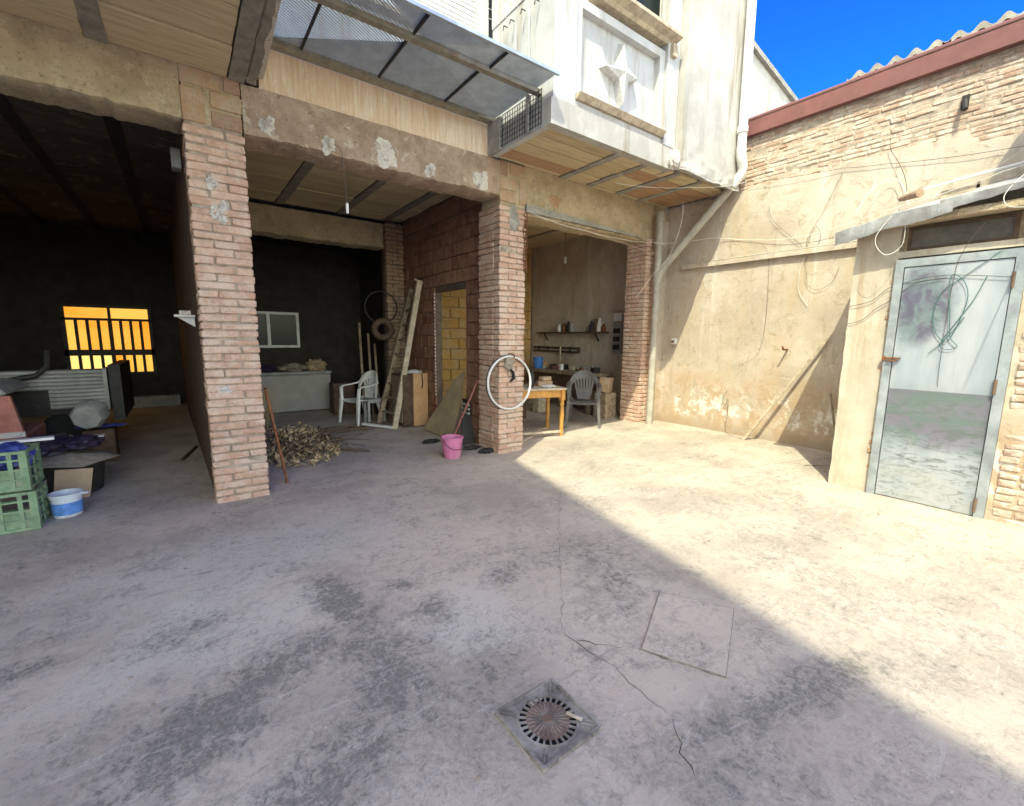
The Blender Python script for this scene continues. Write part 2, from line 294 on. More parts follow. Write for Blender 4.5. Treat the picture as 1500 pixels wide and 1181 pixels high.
# ---------------------------------------------------------------- mesh helpers
class MB:
    def __init__(s): s.v = []; s.f = []; s.sm = []
    def add(s, vs, fs, smooth=False):
        o = len(s.v); s.v += [Vector(v) for v in vs]; s.f += [tuple(i+o for i in f) for f in fs]; s.sm += [smooth]*len(fs); return s
    def box(s, x0, x1, y0, y1, z0, z1):
        return s.add([(x, y, z) for z in (z0, z1) for y in (y0, y1) for x in (x0, x1)], BOXF)
    def obox(s, c, size, rot=(0, 0, 0)):
        m = Euler(rot).to_matrix() if not isinstance(rot, Matrix) else rot
        h = Vector(size)/2
        return s.add([Vector(c)+m @ Vector((x*h.x, y*h.y, z*h.z)) for z in (-1, 1) for y in (-1, 1) for x in (-1, 1)], BOXF)
    def bar(s, p, q, w, h, upv=(0, 0, 1), w2=None, h2=None):
        p, q = Vector(p), Vector(q); d = (q-p).normalized(); u = Vector(upv)
        if abs(d.dot(u)) > .97: u = Vector((0, 1, 0))
        sx = d.cross(u).normalized(); sz = sx.cross(d)
        w2 = w if w2 is None else w2; h2 = h if h2 is None else h2
        vs = [c+sx*(i*ww/2)+sz*(k*hh/2) for c, ww, hh in ((p, w, h), (q, w2, h2)) for k in (-1, 1) for i in (-1, 1)]
        return s.add(vs, BOXF)
    def tube(s, pts, r, n=8, cap=True):
        pts = [Vector(p) for p in pts]; k = len(pts); vs = []; fs = []; prev = None
        rr = r if isinstance(r, (list, tuple)) else [r]*k
        for i, p in enumerate(pts):
            d = (pts[min(i+1, k-1)]-pts[max(i-1, 0)]).normalized()
            if prev is None: u = d.orthogonal().normalized()
            else: u = (prev-d*prev.dot(d)).normalized()
            prev = u; w = d.cross(u)
            vs += [p+(u*math.cos(2*math.pi*j/n)+w*math.sin(2*math.pi*j/n))*rr[i] for j in range(n)]
        for i in range(k-1):
            for j in range(n): fs.append((i*n+j, i*n+(j+1) % n, (i+1)*n+(j+1) % n, (i+1)*n+j))
        s.add(vs, fs, True)
        if cap: s.add([v for v in vs[:n]], [tuple(range(n))[::-1]]); s.add([v for v in vs[-n:]], [tuple(range(n))])
        return s
    def lathe(s, prof, c, n=24, axis=(0, 0, 1)):
        q = Vector((0, 0, 1)).rotation_difference(Vector(axis)); c = Vector(c); vs = []; fs = []
        for (r, z) in prof: vs += [c+q @ Vector((r*math.cos(2*math.pi*j/n), r*math.sin(2*math.pi*j/n), z)) for j in range(n)]
        for i in range(len(prof)-1):
            for j in range(n): fs.append((i*n+j, i*n+(j+1) % n, (i+1)*n+(j+1) % n, (i+1)*n+j))
        return s.add(vs, fs, True)
    def ring(s, c, Rr, r, axis=(0, 1, 0), n=40, m=8, sy=1.0):
        q = Vector((0, 0, 1)).rotation_difference(Vector(axis)); c = Vector(c); vs = []; fs = []
        for i in range(n):
            t = 2*math.pi*i/n
            for j in range(m):
                f = 2*math.pi*j/m; k = Rr+r*math.cos(f)
                vs.append(c+q @ Vector((k*math.cos(t), k*math.sin(t), r*sy*math.sin(f))))
        for i in range(n):
            for j in range(m): fs.append((i*m+j, ((i+1) % n)*m+j, ((i+1) % n)*m+(j+1) % m, i*m+(j+1) % m))
        return s.add(vs, fs, True)
    def prism(s, pts, a, b, fn):
        """outline pts swept between a and b, fn((u,v),d) -> xyz"""
        n = len(pts); vs = [fn(p, d) for d in (a, b) for p in pts]
        return s.add(vs, [tuple(range(n))[::-1], tuple(range(n, 2*n))]+[(i, (i+1) % n, n+(i+1) % n, n+i) for i in range(n)])
    def blob(s, c, size, sub=3, amp=.2, sc=2.5, seed=0, flat=None):
        bm = bmesh.new(); bmesh.ops.create_icosphere(bm, subdivisions=sub, radius=1); c = Vector(c); vs = []
        for v in bm.verts:
            d = 1+amp*mnoise.noise(v.co*sc+Vector((seed*7.1, seed, 3)))+amp*.5*mnoise.noise(v.co*sc*2.7+Vector((seed, 1, seed*3)))
            p = v.co*d; p = Vector((p.x*size[0], p.y*size[1], p.z*size[2]))
            if flat is not None: p.z = max(p.z, -flat)
            vs.append(c+p)
        s.add(vs, [tuple(v.index for v in f.verts) for f in bm.faces], True); bm.free(); return s
    def build(s, name, mat, parent=None, bevel=0., ang=35):
        lo = Vector((min(v.x for v in s.v), min(v.y for v in s.v), min(v.z for v in s.v)))
        hi = Vector((max(v.x for v in s.v), max(v.y for v in s.v), max(v.z for v in s.v)))
        c = Vector(((lo.x+hi.x)/2, (lo.y+hi.y)/2, lo.z))
        me = bpy.data.meshes.new(name); me.from_pydata([v-c for v in s.v], [], s.f); me.update()
        bm = bmesh.new(); bm.from_mesh(me)
        bmesh.ops.recalc_face_normals(bm, faces=bm.faces)
        if bevel: bmesh.ops.bevel(bm, geom=bm.edges[:], offset=bevel, segments=1, affect='EDGES')
        bm.to_mesh(me); bm.free()
        if any(s.sm):
            for p in me.polygons: p.use_smooth = True
            me.set_sharp_from_angle(angle=R(ang))
        return link(name, me, mat, c, parent)
BOXF = [(0, 2, 3, 1), (4, 5, 7, 6), (0, 1, 5, 4), (2, 6, 7, 3), (0, 4, 6, 2), (1, 3, 7, 5)]
def wloc(o):
    l = Vector(o.location)
    while o.parent: o = o.parent; l += Vector(o.location)
    return l
def link(name, me, mat, c, parent=None):
    if mat is not None and not me.materials: me.materials.append(M[mat])
    o = bpy.data.objects.new(name, me); col.objects.link(o)
    o.location = Vector(c)-(wloc(parent) if parent else Vector()); o.parent = parent
    return o
def tag(o, label=None, cat=None, group=None, kind=None):
    for k, v in (('label', label), ('category', cat), ('group', group), ('kind', kind)):
        if v: o[k] = v
    return o
def thing(name, label, cat, loc, group=None, kind=None):
    o = bpy.data.objects.new(name, None); col.objects.link(o); o.location = loc; o.empty_display_size = .1
    return tag(o, label, cat, group, kind)
def solo(mb, name, mat, label, cat, group=None, bevel=0.):
    return tag(mb.build(name, mat, None, bevel), label, cat, group)
def turn(root, deg, tilt=None):
    root.rotation_euler = (0, 0, R(deg)) if tilt is None else (R(tilt[0]), R(tilt[1]), R(deg)); return root
def tree_copy(o, parent=None):
    c = o.copy(); col.objects.link(c); c.parent = parent
    for ch in o.children: tree_copy(ch, c)
    return c
_bc = {}
def brick_mesh(lx, ly, lz, mat, jit=.006, bev=.007, nvar=9):
    k = (round(lx, 3), round(ly, 3), round(lz, 3), mat, random.randrange(nvar))
    if k not in _bc:
        bm = bmesh.new(); bmesh.ops.create_cube(bm, size=1)
        for v in bm.verts:
            v.co = Vector((v.co.x*lx, v.co.y*ly, v.co.z*lz))+Vector([random.uniform(-jit, jit) for _ in range(3)])
        bmesh.ops.bevel(bm, geom=bm.edges[:], offset=bev, segments=1, affect='EDGES')
        me = bpy.data.meshes.new('brick'); bm.to_mesh(me); bm.free(); me.materials.append(M[mat]); _bc[k] = me
    return _bc[k]
def piece(name, lx, ly, lz, c, mat, parent, jit=.006, bev=.007, rj=.012, pj=.004):
    o = link(name, brick_mesh(lx, ly, lz, mat, jit, bev), None, Vector(c)+Vector([random.uniform(-pj, pj) for _ in range(3)]), parent)
    o.rotation_euler = [random.uniform(-rj, rj) for _ in range(3)]; return o
def fz(x):
    t = min(1, max(0, (x-3.4)/2.9)); return .1*t*t*(3-2*t)
def nz(x, y, z, sc, s=0): return mnoise.fractal(Vector((x*sc+s, y*sc, z*sc)), 1., 2., 4)

# ---------------------------------------------------------------- ground
def frange(a, b, st): n = int(round((b-a)/st)); return [a+(b-a)*i/n for i in range(n+1)]
xs = [-300, -60, -15, -6, -3.5]+frange(-2, 6.9, .06)+[9, 16, 60, 300]
ys = [-300, -60, -20, -8, -3]+frange(-.6, 6.4, .06)+[7, 8, 9.5, 11, 13, 20, 60, 300]
vs = [(x, y, fz(x)+.006*nz(x, y, 0, 1.7)+.0025*nz(x, y, 0, 9) if -2 <= x <= 6.9 and -.6 <= y <= 6.4 else fz(x)) for y in ys for x in xs]
nx = len(xs)
g = MB().add(vs, [(j*nx+i, j*nx+i+1, (j+1)*nx+i+1, (j+1)*nx+i) for j in range(len(ys)-1) for i in range(nx-1)], True)
ground = tag(g.build('ground', 'floor'), 'worn stained concrete courtyard floor running under the building', 'ground', kind='structure')
def crack(pts, w):
    m = MB(); P = []
    for i in range(len(pts)-1):
        a_, b_ = Vector(pts[i]), Vector(pts[i+1]); n = max(2, int((b_-a_).length/.035))
        for k in range(n):
            p_ = a_.lerp(b_, k/n); P.append((p_.x+random.uniform(-.012, .012), p_.y+random.uniform(-.012, .012)))
    P.append(pts[-1]); L = []
    for i, (x, y) in enumerate(P):
        d = Vector(P[min(i+1, len(P)-1)])-Vector(P[max(0, i-1)]); n_ = Vector((-d.y, d.x)).normalized()
        ww = w*(.25+.9*abs(nz(x, y, 0, 6)+.3))*(0.2 if i in (0, len(P)-1) else 1)
        for sg in (-1, 1): L.append((x+n_.x*sg*ww/2, y+n_.y*sg*ww/2, fz(x)+.006*nz(x, y, 0, 1.7)+.0025*nz(x, y, 0, 9)+.003))
    m.add(L, [(2*i, 2*i+1, 2*i+3, 2*i+2) for i in range(len(P)-1)]); m.build('crack', 'crack', ground)
crack([(2.83, 3.02), (2.45, 2.62), (2.09, 2.23), (1.8, 1.88), (1.46, 1.52)], .003)
crack([(1.46, 1.52), (1.45, 1.43), (1.5, 1.2), (1.47, 1.04), (1.46, .87)], .004)
crack([(1.46, .87), (1.38, .79), (1.31, .68)], .005)
crack([(1.46, 1.43), (1.7, 1.16), (1.85, .84)], .006)
crack([(5.9, 2.0), (5.0, 2.35), (4.5, 2.9), (4.1, 3.3)], .006)
crack([(5.6, 1.95), (5.85, 1.75), (6.3, 1.65)], .02)

# ---------------------------------------------------------------- boundary wall (right)
wall = thing('boundary_wall', 'ochre plastered boundary wall with bare brick along its top', 'wall', (6.7, 3, 0))
MB().box(6.585, 6.9, -1.6, 12.3, -.02, 4.5).build('mortar_core', 'mortar_pale', wall)
ys_ = frange(-1.6, 8.1, .05); zs_ = [i/46 for i in range(47)]
def ztop(y): return 3.6+.05*nz(0, y, 0, 2.2, 5)+.03*nz(0, y, 0, 9, 2)-(.12 if y < 1.15 else 0)
vs = []
for y in ys_:
    for k in zs_:
        z = .04+k*(ztop(y)-.04)
        vs.append((6.556+.010*nz(6, y, z, 1.3)+.004*nz(6, y, z, 7), y, z))
nv = len(zs_); fs = [(i*nv+j, (i+1)*nv+j, (i+1)*nv+j+1, i*nv+j+1) for i in range(len(ys_)-1) for j in range(nv-1)]
top = [(6.6, y, ztop(y)) for y in ys_]; o_ = len(vs); vs += top
fs += [(i*nv+nv-1, (i+1)*nv+nv-1, o_+i+1, o_+i) for i in range(len(ys_)-1)]
MB().add(vs, fs, True).build('plaster_coat', 'plaster', wall, ang=60)
z = 3.44; k = 0
while z < 4.27:
    h = random.uniform(.040, .048); y = .1-random.random()*.2
    while y < 3.75:
        L = random.choice((.13, .2, .25, .27))
        if not (random.random() < .03):
            piece('brick', .12, L-.009, h, (6.639+random.uniform(-.004, .004), y+L/2, z+h/2), 'brick_wall', wall, .006, .008, .012, .003)
        y += L
    z += h+.008
pr = [(6.50, 4.285), (6.50, 4.50), (6.53, 4.525), (7.1, 4.60), (7.1, 4.56), (6.62, 4.5), (6.62, 4.285)]
fl_ = MB().prism(pr, -1.5, 3.42, lambda p, d: (p[0], d, p[1])).build('metal_flashing', 'maroon', wall)
MB().box(6.494, 6.503, -1.5, 3.42, 4.475, 4.481).build('fold_line', 'wood_dark', fl_)
roof = thing('corrugated_roof', 'row of weathered corrugated roof sheets above the maroon flashing', 'roof', (7.4, 1, 4.5))
for i in range(5):
    y1 = 2.42-i*.88; m = MB(); n = 40; vs = []
    for xx, zo in ((6.98, 0), (9.0, -.12)):
        for t in (.012, -.055):
            vs += [(xx, y1-j/n*.95, 4.765+zo+t+.036*math.cos(2*math.pi*(y1-j/n*.95)/.177)+.008*(i % 2)) for j in range(n+1)]
    q = n+1; fs = []
    for j in range(n): fs += [(j, j+1, 2*q+j+1, 2*q+j), (q+j, q+j+1, 3*q+j+1, 3*q+j), (j, j+1, q+j+1, q+j)]
    m.add(vs, fs, True).build('roof_sheet', 'asbestos', roof, ang=60)
MB().box(7.1, 9, -1.9, 2.3, 4.5, 4.72).build('purlin', 'wood_old', roof)

gb = thing('neighbour_house', 'pale rendered gable with grey coping behind the roofline', 'building', (10.5, 6, 0))
gp = [(8.7, 0), (12.5, 0), (12.5, 6.6), (8.7, 7.33)]
MB().prism(gp, 5.0, 8.0, lambda p, d: (p[0], d, p[1])).build('wall', 'white_worn', gb)
MB().prism([(8.6, 7.35), (12.6, 6.58), (12.6, 6.68), (8.6, 7.45)], 4.92, 8.1, lambda p, d: (p[0], d, p[1])).build('coping', 'concrete_grey', gb)

# ---------------------------------------------------------------- brick pillars
def pillar(name, label, x0, x1, y0, y1, ztop_, mat='brick', rear=False, zb=-.01, course=.0675):
    t = thing(name, label, 'pillar', ((x0+x1)/2, (y0+y1)/2, 0), 'brick pillars of the ground floor')
    q = .014
    MB().box(x0+q, x1-q, y0+q, y1-q, zb, ztop_).build('mortar_core', 'mortar' if mat == 'brick' else 'mortar_dark', t)
    W = x1-x0; D = y1-y0; z = zb; k = 0; th = .125; s_ = (W-.012)*.33; l_ = (W-.012)*.67
    while z < ztop_-.03:
        h = min(course-.010+random.uniform(-.007, .005), ztop_-z)
        a_, b_ = (s_, l_) if k % 2 else (l_, s_)
        for xa, L in ((x0, a_), (x0+a_+.012, b_)):
            piece('brick', L, th, h, (xa+L/2, y0+th/2+random.uniform(-.010, .008), z+h/2), mat, t)
        dl = D-th-.012
        if not rear:
            for xs_ in ((x0+.06), (x1-.06)):
                piece('brick', .12, dl, h, (xs_+random.uniform(-.004, .004), y0+th+.012+dl/2, z+h/2), mat, t)
        z += course; k += 1
    return t
p1 = pillar('brick_pillar', 'tall brick pillar nearest the camera between the dark bay and middle bay', .14, .56, 4.6, 5.03, 3.18)
p2 = pillar('brick_pillar', 'brick pillar in the middle with a bicycle rim hung on it', 3.2, 3.6, 4.6, 5.08, 3.10)
def capital(t, x0, x1, y0, zb, zt, lay):
    MB().box(x0+.012, x1-.012, y0+.012, y0+.42, zb, zt).build('mortar_bed', 'beam_tan', t)
    W = x1-x0; H = zt-zb
    for (a_, b_, c_, d_, mt) in lay:
        piece('capital_brick', (b_-a_)*W-.008, .12, (d_-c_)*H-.01, (x0+(a_+b_)/2*W, y0+.06, zb+(c_+d_)/2*H), mt, t, .003, .006)
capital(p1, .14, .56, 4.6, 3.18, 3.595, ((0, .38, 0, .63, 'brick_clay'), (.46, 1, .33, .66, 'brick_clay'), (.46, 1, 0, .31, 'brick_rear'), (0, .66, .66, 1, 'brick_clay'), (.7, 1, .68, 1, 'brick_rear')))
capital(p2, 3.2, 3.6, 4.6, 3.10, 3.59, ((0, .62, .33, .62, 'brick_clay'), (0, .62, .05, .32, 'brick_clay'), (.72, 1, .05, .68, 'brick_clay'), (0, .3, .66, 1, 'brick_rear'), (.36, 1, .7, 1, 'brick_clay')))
def patch(par, cx, cz, y, r, seed, mat='gypsum', rz=None, name='gypsum_patch', d=.018):
    pts = []
    for i in range(40):
        t = 2*math.pi*i/40; q = 1+.7*mnoise.noise(Vector((math.cos(t)*1.2, math.sin(t)*1.2, seed*3.3)))+.22*mnoise.noise(Vector((math.cos(t)*5, math.sin(t)*5, seed*1.3)))
        pts.append((cx+r*q*math.cos(t), cz+(rz or r)*q*math.sin(t)))
    m = MB(); n = len(pts); vs = [(u, y, v) for u, v in pts]
    ins = [(cx+(u-cx)*.72, y-d*random.uniform(.1, 1.2), cz+(v-cz)*.72) for u, v in pts]
    ins2 = [(cx+(u-cx)*.36, y-d*random.uniform(.2, 1.7), cz+(v-cz)*.36) for u, v in pts]
    vs += ins+ins2+[(cx, y-d, cz)]
    fs = [(i, (i+1) % n, n+(i+1) % n, n+i) for i in range(n)]+[(n+i, n+(i+1) % n, 2*n+(i+1) % n, 2*n+i) for i in range(n)]+[(2*n+i, 2*n+(i+1) % n, 3*n) for i in range(n)]
    return m.add(vs, fs, True).build(name, mat, par, ang=60)
patch(p1, .345, 2.52, 4.6, .085, 1, d=.01); patch(p1, .30, 2.75, 4.6, .05, 2, d=.008); patch(p1, .25, 1.02, 4.6, .07, 5, d=.007, rz=.03)
patch(p2, 3.42, 2.98, 4.6, .06, 12, 'concrete_grey', rz=.16, d=.008)
# pilaster against the boundary wall, courses seen on its side face
p3 = thing('brick_pillar', 'half-lit brick pilaster beside the rainwater pipe', 'pillar', (6.3, 4.8, 0), 'brick pillars of the ground floor')
MB().box(6.064, 6.55, 4.614, 4.99, .02, 3.1).build('mortar_core', 'mortar', p3)
z = .06; k = 0
while z < 3.08:
    h = .0565; a_, b_ = (.27, .118) if k % 2 else (.118, .27)
    piece('brick', .12, a_, h, (6.11, 4.6+a_/2, z+h/2), 'brick', p3); piece('brick', .12, b_, h, (6.11, 4.612+a_+b_/2, z+h/2), 'brick', p3)
    piece('brick', .14, .1, h, (6.25, 4.65, z+h/2), 'brick', p3)
    z += .0675; k += 1
vs = []; m = MB().box(6.325, 6.556, 4.585, 4.62, .03, 3.4); m.build('plaster_strip', 'plaster', p3)
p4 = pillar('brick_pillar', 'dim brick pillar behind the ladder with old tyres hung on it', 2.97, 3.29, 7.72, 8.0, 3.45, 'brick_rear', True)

# ---------------------------------------------------------------- beams
def rough_beam(name, label, mat, x0, x1, y0, y1, z0, z1, amp=.012):
    nx_ = max(4, int((x1-x0)/.022)); nz_ = max(4, int((z1-z0)/.025)); vs = []; fs = []
    for i in range(nx_+1):
        x = x0+(x1-x0)*i/nx_
        lo = z0+.016*nz(x, 0, 3, 3.5)+.013*nz(x, 1, 1, 14)
        for j in range(nz_+1):
            z = lo+(z1-lo)*j/nz_
            vs.append((x, y0+amp*(nz(x, 0, z, 2.5)+.9*nz(x, 4, z, 9)+.7*nz(x, 8, z, 24)), z))
        vs.append((x, y0+.03+.01*nz(x, 1, 0, 7), lo-.012)); vs.append((x, y1, lo-.012)); vs.append((x, y1, z1))
    q = nz_+4
    for i in range(nx_):
        for j in range(nz_): fs.append((i*q+j, (i+1)*q+j, (i+1)*q+j+1, i*q+j+1))
        a_ = i*q; b_ = (i+1)*q; n = nz_
        fs += [(a_, a_+n+1, b_+n+1, b_), (a_+n+1, a_+n+2, b_+n+2, b_+n+1), (a_+n+2, a_+n+3, b_+n+3, b_+n+2), (a_+n+3, a_+n, b_+n, b_+n+3)]
    return solo(MB().add(vs, fs, True), name, mat, label, 'beam')
bm_ = rough_beam('concrete_beam', 'crumbling brown concrete beam with white gypsum patches over the middle bay', 'beam', .561, 3.199, 4.6, 4.95, 3.19, 3.577)
for x, zz, r, s_ in ((.74, 3.30, .075, 1), (1.24, 3.27, .075, 2), (1.8, 3.325, .12, 3), (2.29, 3.27, .07, 4), (2.93, 3.30, .11, 6)): patch(bm_, x, zz, 4.598, r, s_)
rough_beam('concrete_beam', 'tan concrete beam above the dark left bay', 'beam_tan', -2.9, .139, 4.612, 4.95, 3.20, 3.61)
br = rough_beam('concrete_beam', 'short tan concrete beam above the right bay by the pipe', 'beam_tan', 3.601, 6.55, 4.63, 4.95, 3.04, 3.64)
patch(br, 4.1, 3.29, 4.63, .10, 9, 'soffit_clay', .12)
MB().prism([(3.6, 3.06), (4.8, 3.06), (5.9, 3.055), (5.9, 3.075), (4.4, 3.13), (3.6, 3.16)], 4.585, 4.64, lambda p, d: (p[0], d, p[1])).build('mortar_fillet', 'concrete_grey', br)
rough_beam('concrete_beam', 'rear concrete beam at the back of the middle bay', 'beam_tan', .2, 2.98, 7.85, 8.15, 3.04, 3.44)

# ---------------------------------------------------------------- ceilings: boards between joists
def ceiling(name, label, x0, x1, y0, y1, z, joists, jw, by=.25, mat='soffit_board', clay=(), jm='joist', drop=0.0, back=True):
    t = thing(name, label, 'ceiling', ((x0+x1)/2, (y0+y1)/2, z))
    if back: MB().box(x0, x1, y0, y1, z+.05, z+.09).build('deck', 'mortar_dark', t)
    ed = [x0]
    for j in joists: ed += [j-jw/2, j+jw/2]; MB().box(j-jw/2+.004, j+jw/2-.004, y0, y1, z-.006-drop, z+.05).build('joist', jm, t)
    ed.append(x1)
    for i in range(0, len(ed), 2):
        a_, b_ = ed[i], ed[i+1]; y = y0; q = 0
        if b_-a_ < .05: continue
        while y < y1-.04:
            d = min(by*random.uniform(.94, 1.06), y1-y)
            mt = 'soffit_clay' if (i//2, q) in clay else mat
            piece('board', b_-a_-.010, d-.014, .04, ((a_+b_)/2, y+d/2, z+.026+random.uniform(-.009, .006)), mt, t, .002, .003, .003, .001)
            y += d; q += 1
    return t
ceiling('ceiling', 'boarded soffit with grey joists under the overhanging upper floor', -2.9, .47, 2.62, 4.61, 3.58, (-.32, -1.07, -1.82, -2.57), .13, .25)
ceiling('ceiling', 'boarded ceiling of the middle bay between grey joists', .2, 3.29, 4.9, 7.86, 3.49, (.42, 1.36, 2.26, 3.0), .12, .22)
ceiling('ceiling', 'ceiling of the right bay behind the short beam', 3.42, 6.55, 4.95, 8.1, 3.5, (4.2, 5.0, 5.8), .1, .3)
ceiling('ceiling', 'dark joisted ceiling of the left bay', -2.9, .12, 4.95, 12, 3.5, (-.37, -1.12, -1.87, -2.6), .13, .4, 'shaded_board', (), 'shaded_room')
ceiling('ceiling', 'patchy joisted soffit with bare clay tiles under the projecting white bay', 3.14, 6.5, 3.62, 4.64, 3.6, (4.22, 4.72, 5.3, 5.82), .11, .24, 'soffit_board', {(3, 1), (3, 2), (4, 1), (4, 2), (4, 3), (2, 1), (3, 3), (0, 3)}, 'concrete_grey')
MB_ = MB().box(.2, 3.3, 8.15, 10.2, 3.3, 3.4)
solo(MB_, 'ceiling', 'shaded_room', 'dark ceiling over the back of the middle bay', 'ceiling')

# ---------------------------------------------------------------- interior walls
def slab(name, label, mat, *b): return solo(MB().box(*b), name, mat, label, 'wall')
wl_ = MB().prism([(.14, 5.035), (-.03, 12.1), (.12, 12.1), (.27, 5.035)], -.01, 3.62, lambda p, d: (p[0], p[1], d))
brickmat('brick_shade_rust', (.15, .10, .075), (.2, .13, .095), (.22, .17, .13), .4)  # bay shade darkens this brick colour; hinges borrow it as dull rust
dw = solo(wl_, 'partition_wall', 'brick_shade_rust', 'dark brick side wall running back from the nearest pillar', 'wall')
slab('back_wall', 'shade-coloured back wall of the left bay round the amber window', 'shaded_room', -3.1, .3, 12.11, 12.3, -.01, 3.62)
slab('side_wall', 'unlit far side wall of the left bay', 'shaded_room', -3.1, -2.9, 4.6, 12.1, -.01, 3.62)
slab('back_wall', 'dark back wall of the middle bay with a white window', 'shaded_room', .1, 3.29, 10.2, 10.4, -.01, 3.62)
# block wall with a doorway, between the middle and right bays
bw = thing('block_wall', 'dark red block wall with an open doorway beside the middle pillar', 'wall', (3.36, 6.5, 0))
DY0, DY1, DZ = 5.57, 6.53, 2.2
for b in ((5.081, DY0, -.01, 3.62), (DY1, 7.72, -.01, 3.62), (DY0, DY1, DZ, 3.62)):
    MB().box(3.31, 3.41, *b).build('mortar_core', 'mortar_dark', bw)
z = 0; k = 0
while z < 3.45:
    h = .19; y = 5.085-(.13 if k % 2 else 0)
    while y < 7.72:
        L = .26; a_, b_ = max(y, 5.085), min(y+L, 7.72)
        segs = [(a_, b_)]
        if z < DZ-.02:
            segs = [(p, q) for p, q in ((a_, min(b_, DY0)), (max(a_, DY1), b_)) if q-p > .03]
        hh = min(h, 3.49-z)
        for p, q in segs:
            if q-p > .03: piece('block', .03, q-p-.012, hh-.012, (3.303, (p+q)/2, z+hh/2), 'block_red', bw, .003, .004)
        y += L
    z += h; k += 1
for z in frange(.1, 2.1, .06): MB().box(3.283, 3.30, DY1-.016, DY1+.012, z, z+.034).build('bead_tooth', 'plastic_white', bw) if False else None
bd = MB()
for z in frange(.55, 2.15, .058): bd.box(3.272, 3.287, DY1-.02, DY1+.005, z, z+.036)
bd.build('perforated_bead', 'gypsum', bw)
# amber block wall at the back of the right bay
aw = thing('block_wall', 'honey coloured block wall seen through the doorway', 'wall', (4.9, 8.2, 0))
MB().box(3.29, 6.55, 8.13, 8.3, -.01, 3.62).build('mortar_core', 'mortar', aw)
z = 0; k = 0
while z < 3.4:
    x = 3.42-(.2 if k % 2 else 0)
    while x < 6.5:
        a_, b_ = max(3.42, x), min(x+.4, 6.53)
        if b_-a_ > .05: piece('block', b_-a_-.014, .05, .196, ((a_+b_)/2, 8.115, z+.1), 'block_amber', aw, .003, .005)
        x += .4
    z += .21; k += 1
slab('partition_wall', 'rear wall closing the dark recess behind the ladder', 'shaded_room', 3.3, 3.42, 7.72, 10.3, -.01, 3.62)

# ---------------------------------------------------------------- upper storeys
hb = thing('house_block', 'upper storey of the house overhanging the left bay', 'building', (-2, 4, 3.6))
MB().prism([(-9, 2.56), (.655, 2.56), (.70, 4.6), (.70, 12.4), (-9, 12.4)], 3.92, 7.5, lambda p, d: (p[0], p[1], d)).build('wall', 'white_wall', hb)
MB().prism([(-9, 2.56), (.66, 2.56), (.735, 4.597), (.69, 4.597), (-9, 4.597)], 3.655, 3.919, lambda p, d: (p[0], p[1], d)).build('slab_edge', 'gypsum', hb)
eb = MB(); n = 34; vs = []
for i in range(n+1):
    y = 2.6+1.99*i/n; e = .035*nz(0, y, 1, 5)+.02*nz(1, y, 0, 16); xr = .655+.04*(y-2.6)/2
    vs += [(.475, y, 3.575), (.585+.012*nz(3, y, 1, 7), y, 3.566), (.592, y, 3.60), (.605+e*.5, y, 3.585+.4*abs(e)), (xr-.02+e*.6, y, 3.58+abs(e)*.6), (xr-.01, y, 3.655), (.475, y, 3.655)]
q = 7; fs = [(i*q+j, (i+1)*q+j, (i+1)*q+(j+1) % q, i*q+(j+1) % q) for i in range(n) for j in range(q)]
eb.add(vs, fs, True).build('edge_beam', 'joist', hb, ang=25)
lw = solo(MB().prism([(-5.76-2.31, -15.28), (-4.78+.50, 1.1), (-14, 1.1), (-14, -15.28)], -.02, 13.44, lambda p, d: (p[0], p[1], d)), 'apartment_block', 'white_wall', 'tall pale apartment block beyond the left side of the yard', 'building')

band = solo(MB().box(.70, 3.075, 4.602, 4.955, 3.578, 3.915), 'slab_band', 'cream', 'cream band streaked with rust between the beam and the mesh canopy', 'wall band')
uf = thing('upper_facade', 'white upper facade with a roller shutter above the mesh canopy', 'facade', (1.9, 4.7, 3.92))
MB().box(.705, 3.07, 4.64, 4.95, 3.92, 4.62).build('wall', 'white_wall', uf)
MB().box(.705, 3.07, 4.8, 4.95, 4.62, 7.5).build('rear_wall', 'white_wall', uf)
MB().box(2.99, 3.07, 4.66, 4.8, 4.62, 7.5).build('jamb', 'white_wall', uf)
MB().prism([(4.50, 4.62), (4.82, 4.62), (4.82, 4.69), (4.50, 4.665)], .705, 3.068, lambda p, d: (d, p[0], p[1])).build('sill', 'white_trim', uf)
MB().prism([(4.52, 4.595), (4.64, 4.595), (4.64, 4.622), (4.50, 4.622)], .72, 3.05, lambda p, d: (d, p[0], p[1])).build('sill_moulding', 'wood_pale', uf)
sh = MB().box(.72, 2.98, 4.72, 4.76, 4.85, 4.9).build('roller_shutter', 'plastic_white', uf)
z = 4.82
for i in range(26): piece('slat', 2.25, .016, .046, (1.855, 4.70, z+.024), 'plastic_white', sh, .0005, .006, 0, 0); z += .05
MB().box(2.965, 2.99, 4.67, 4.72, 4.72, 6.6).build('guide_rail', 'plastic_white', uf)
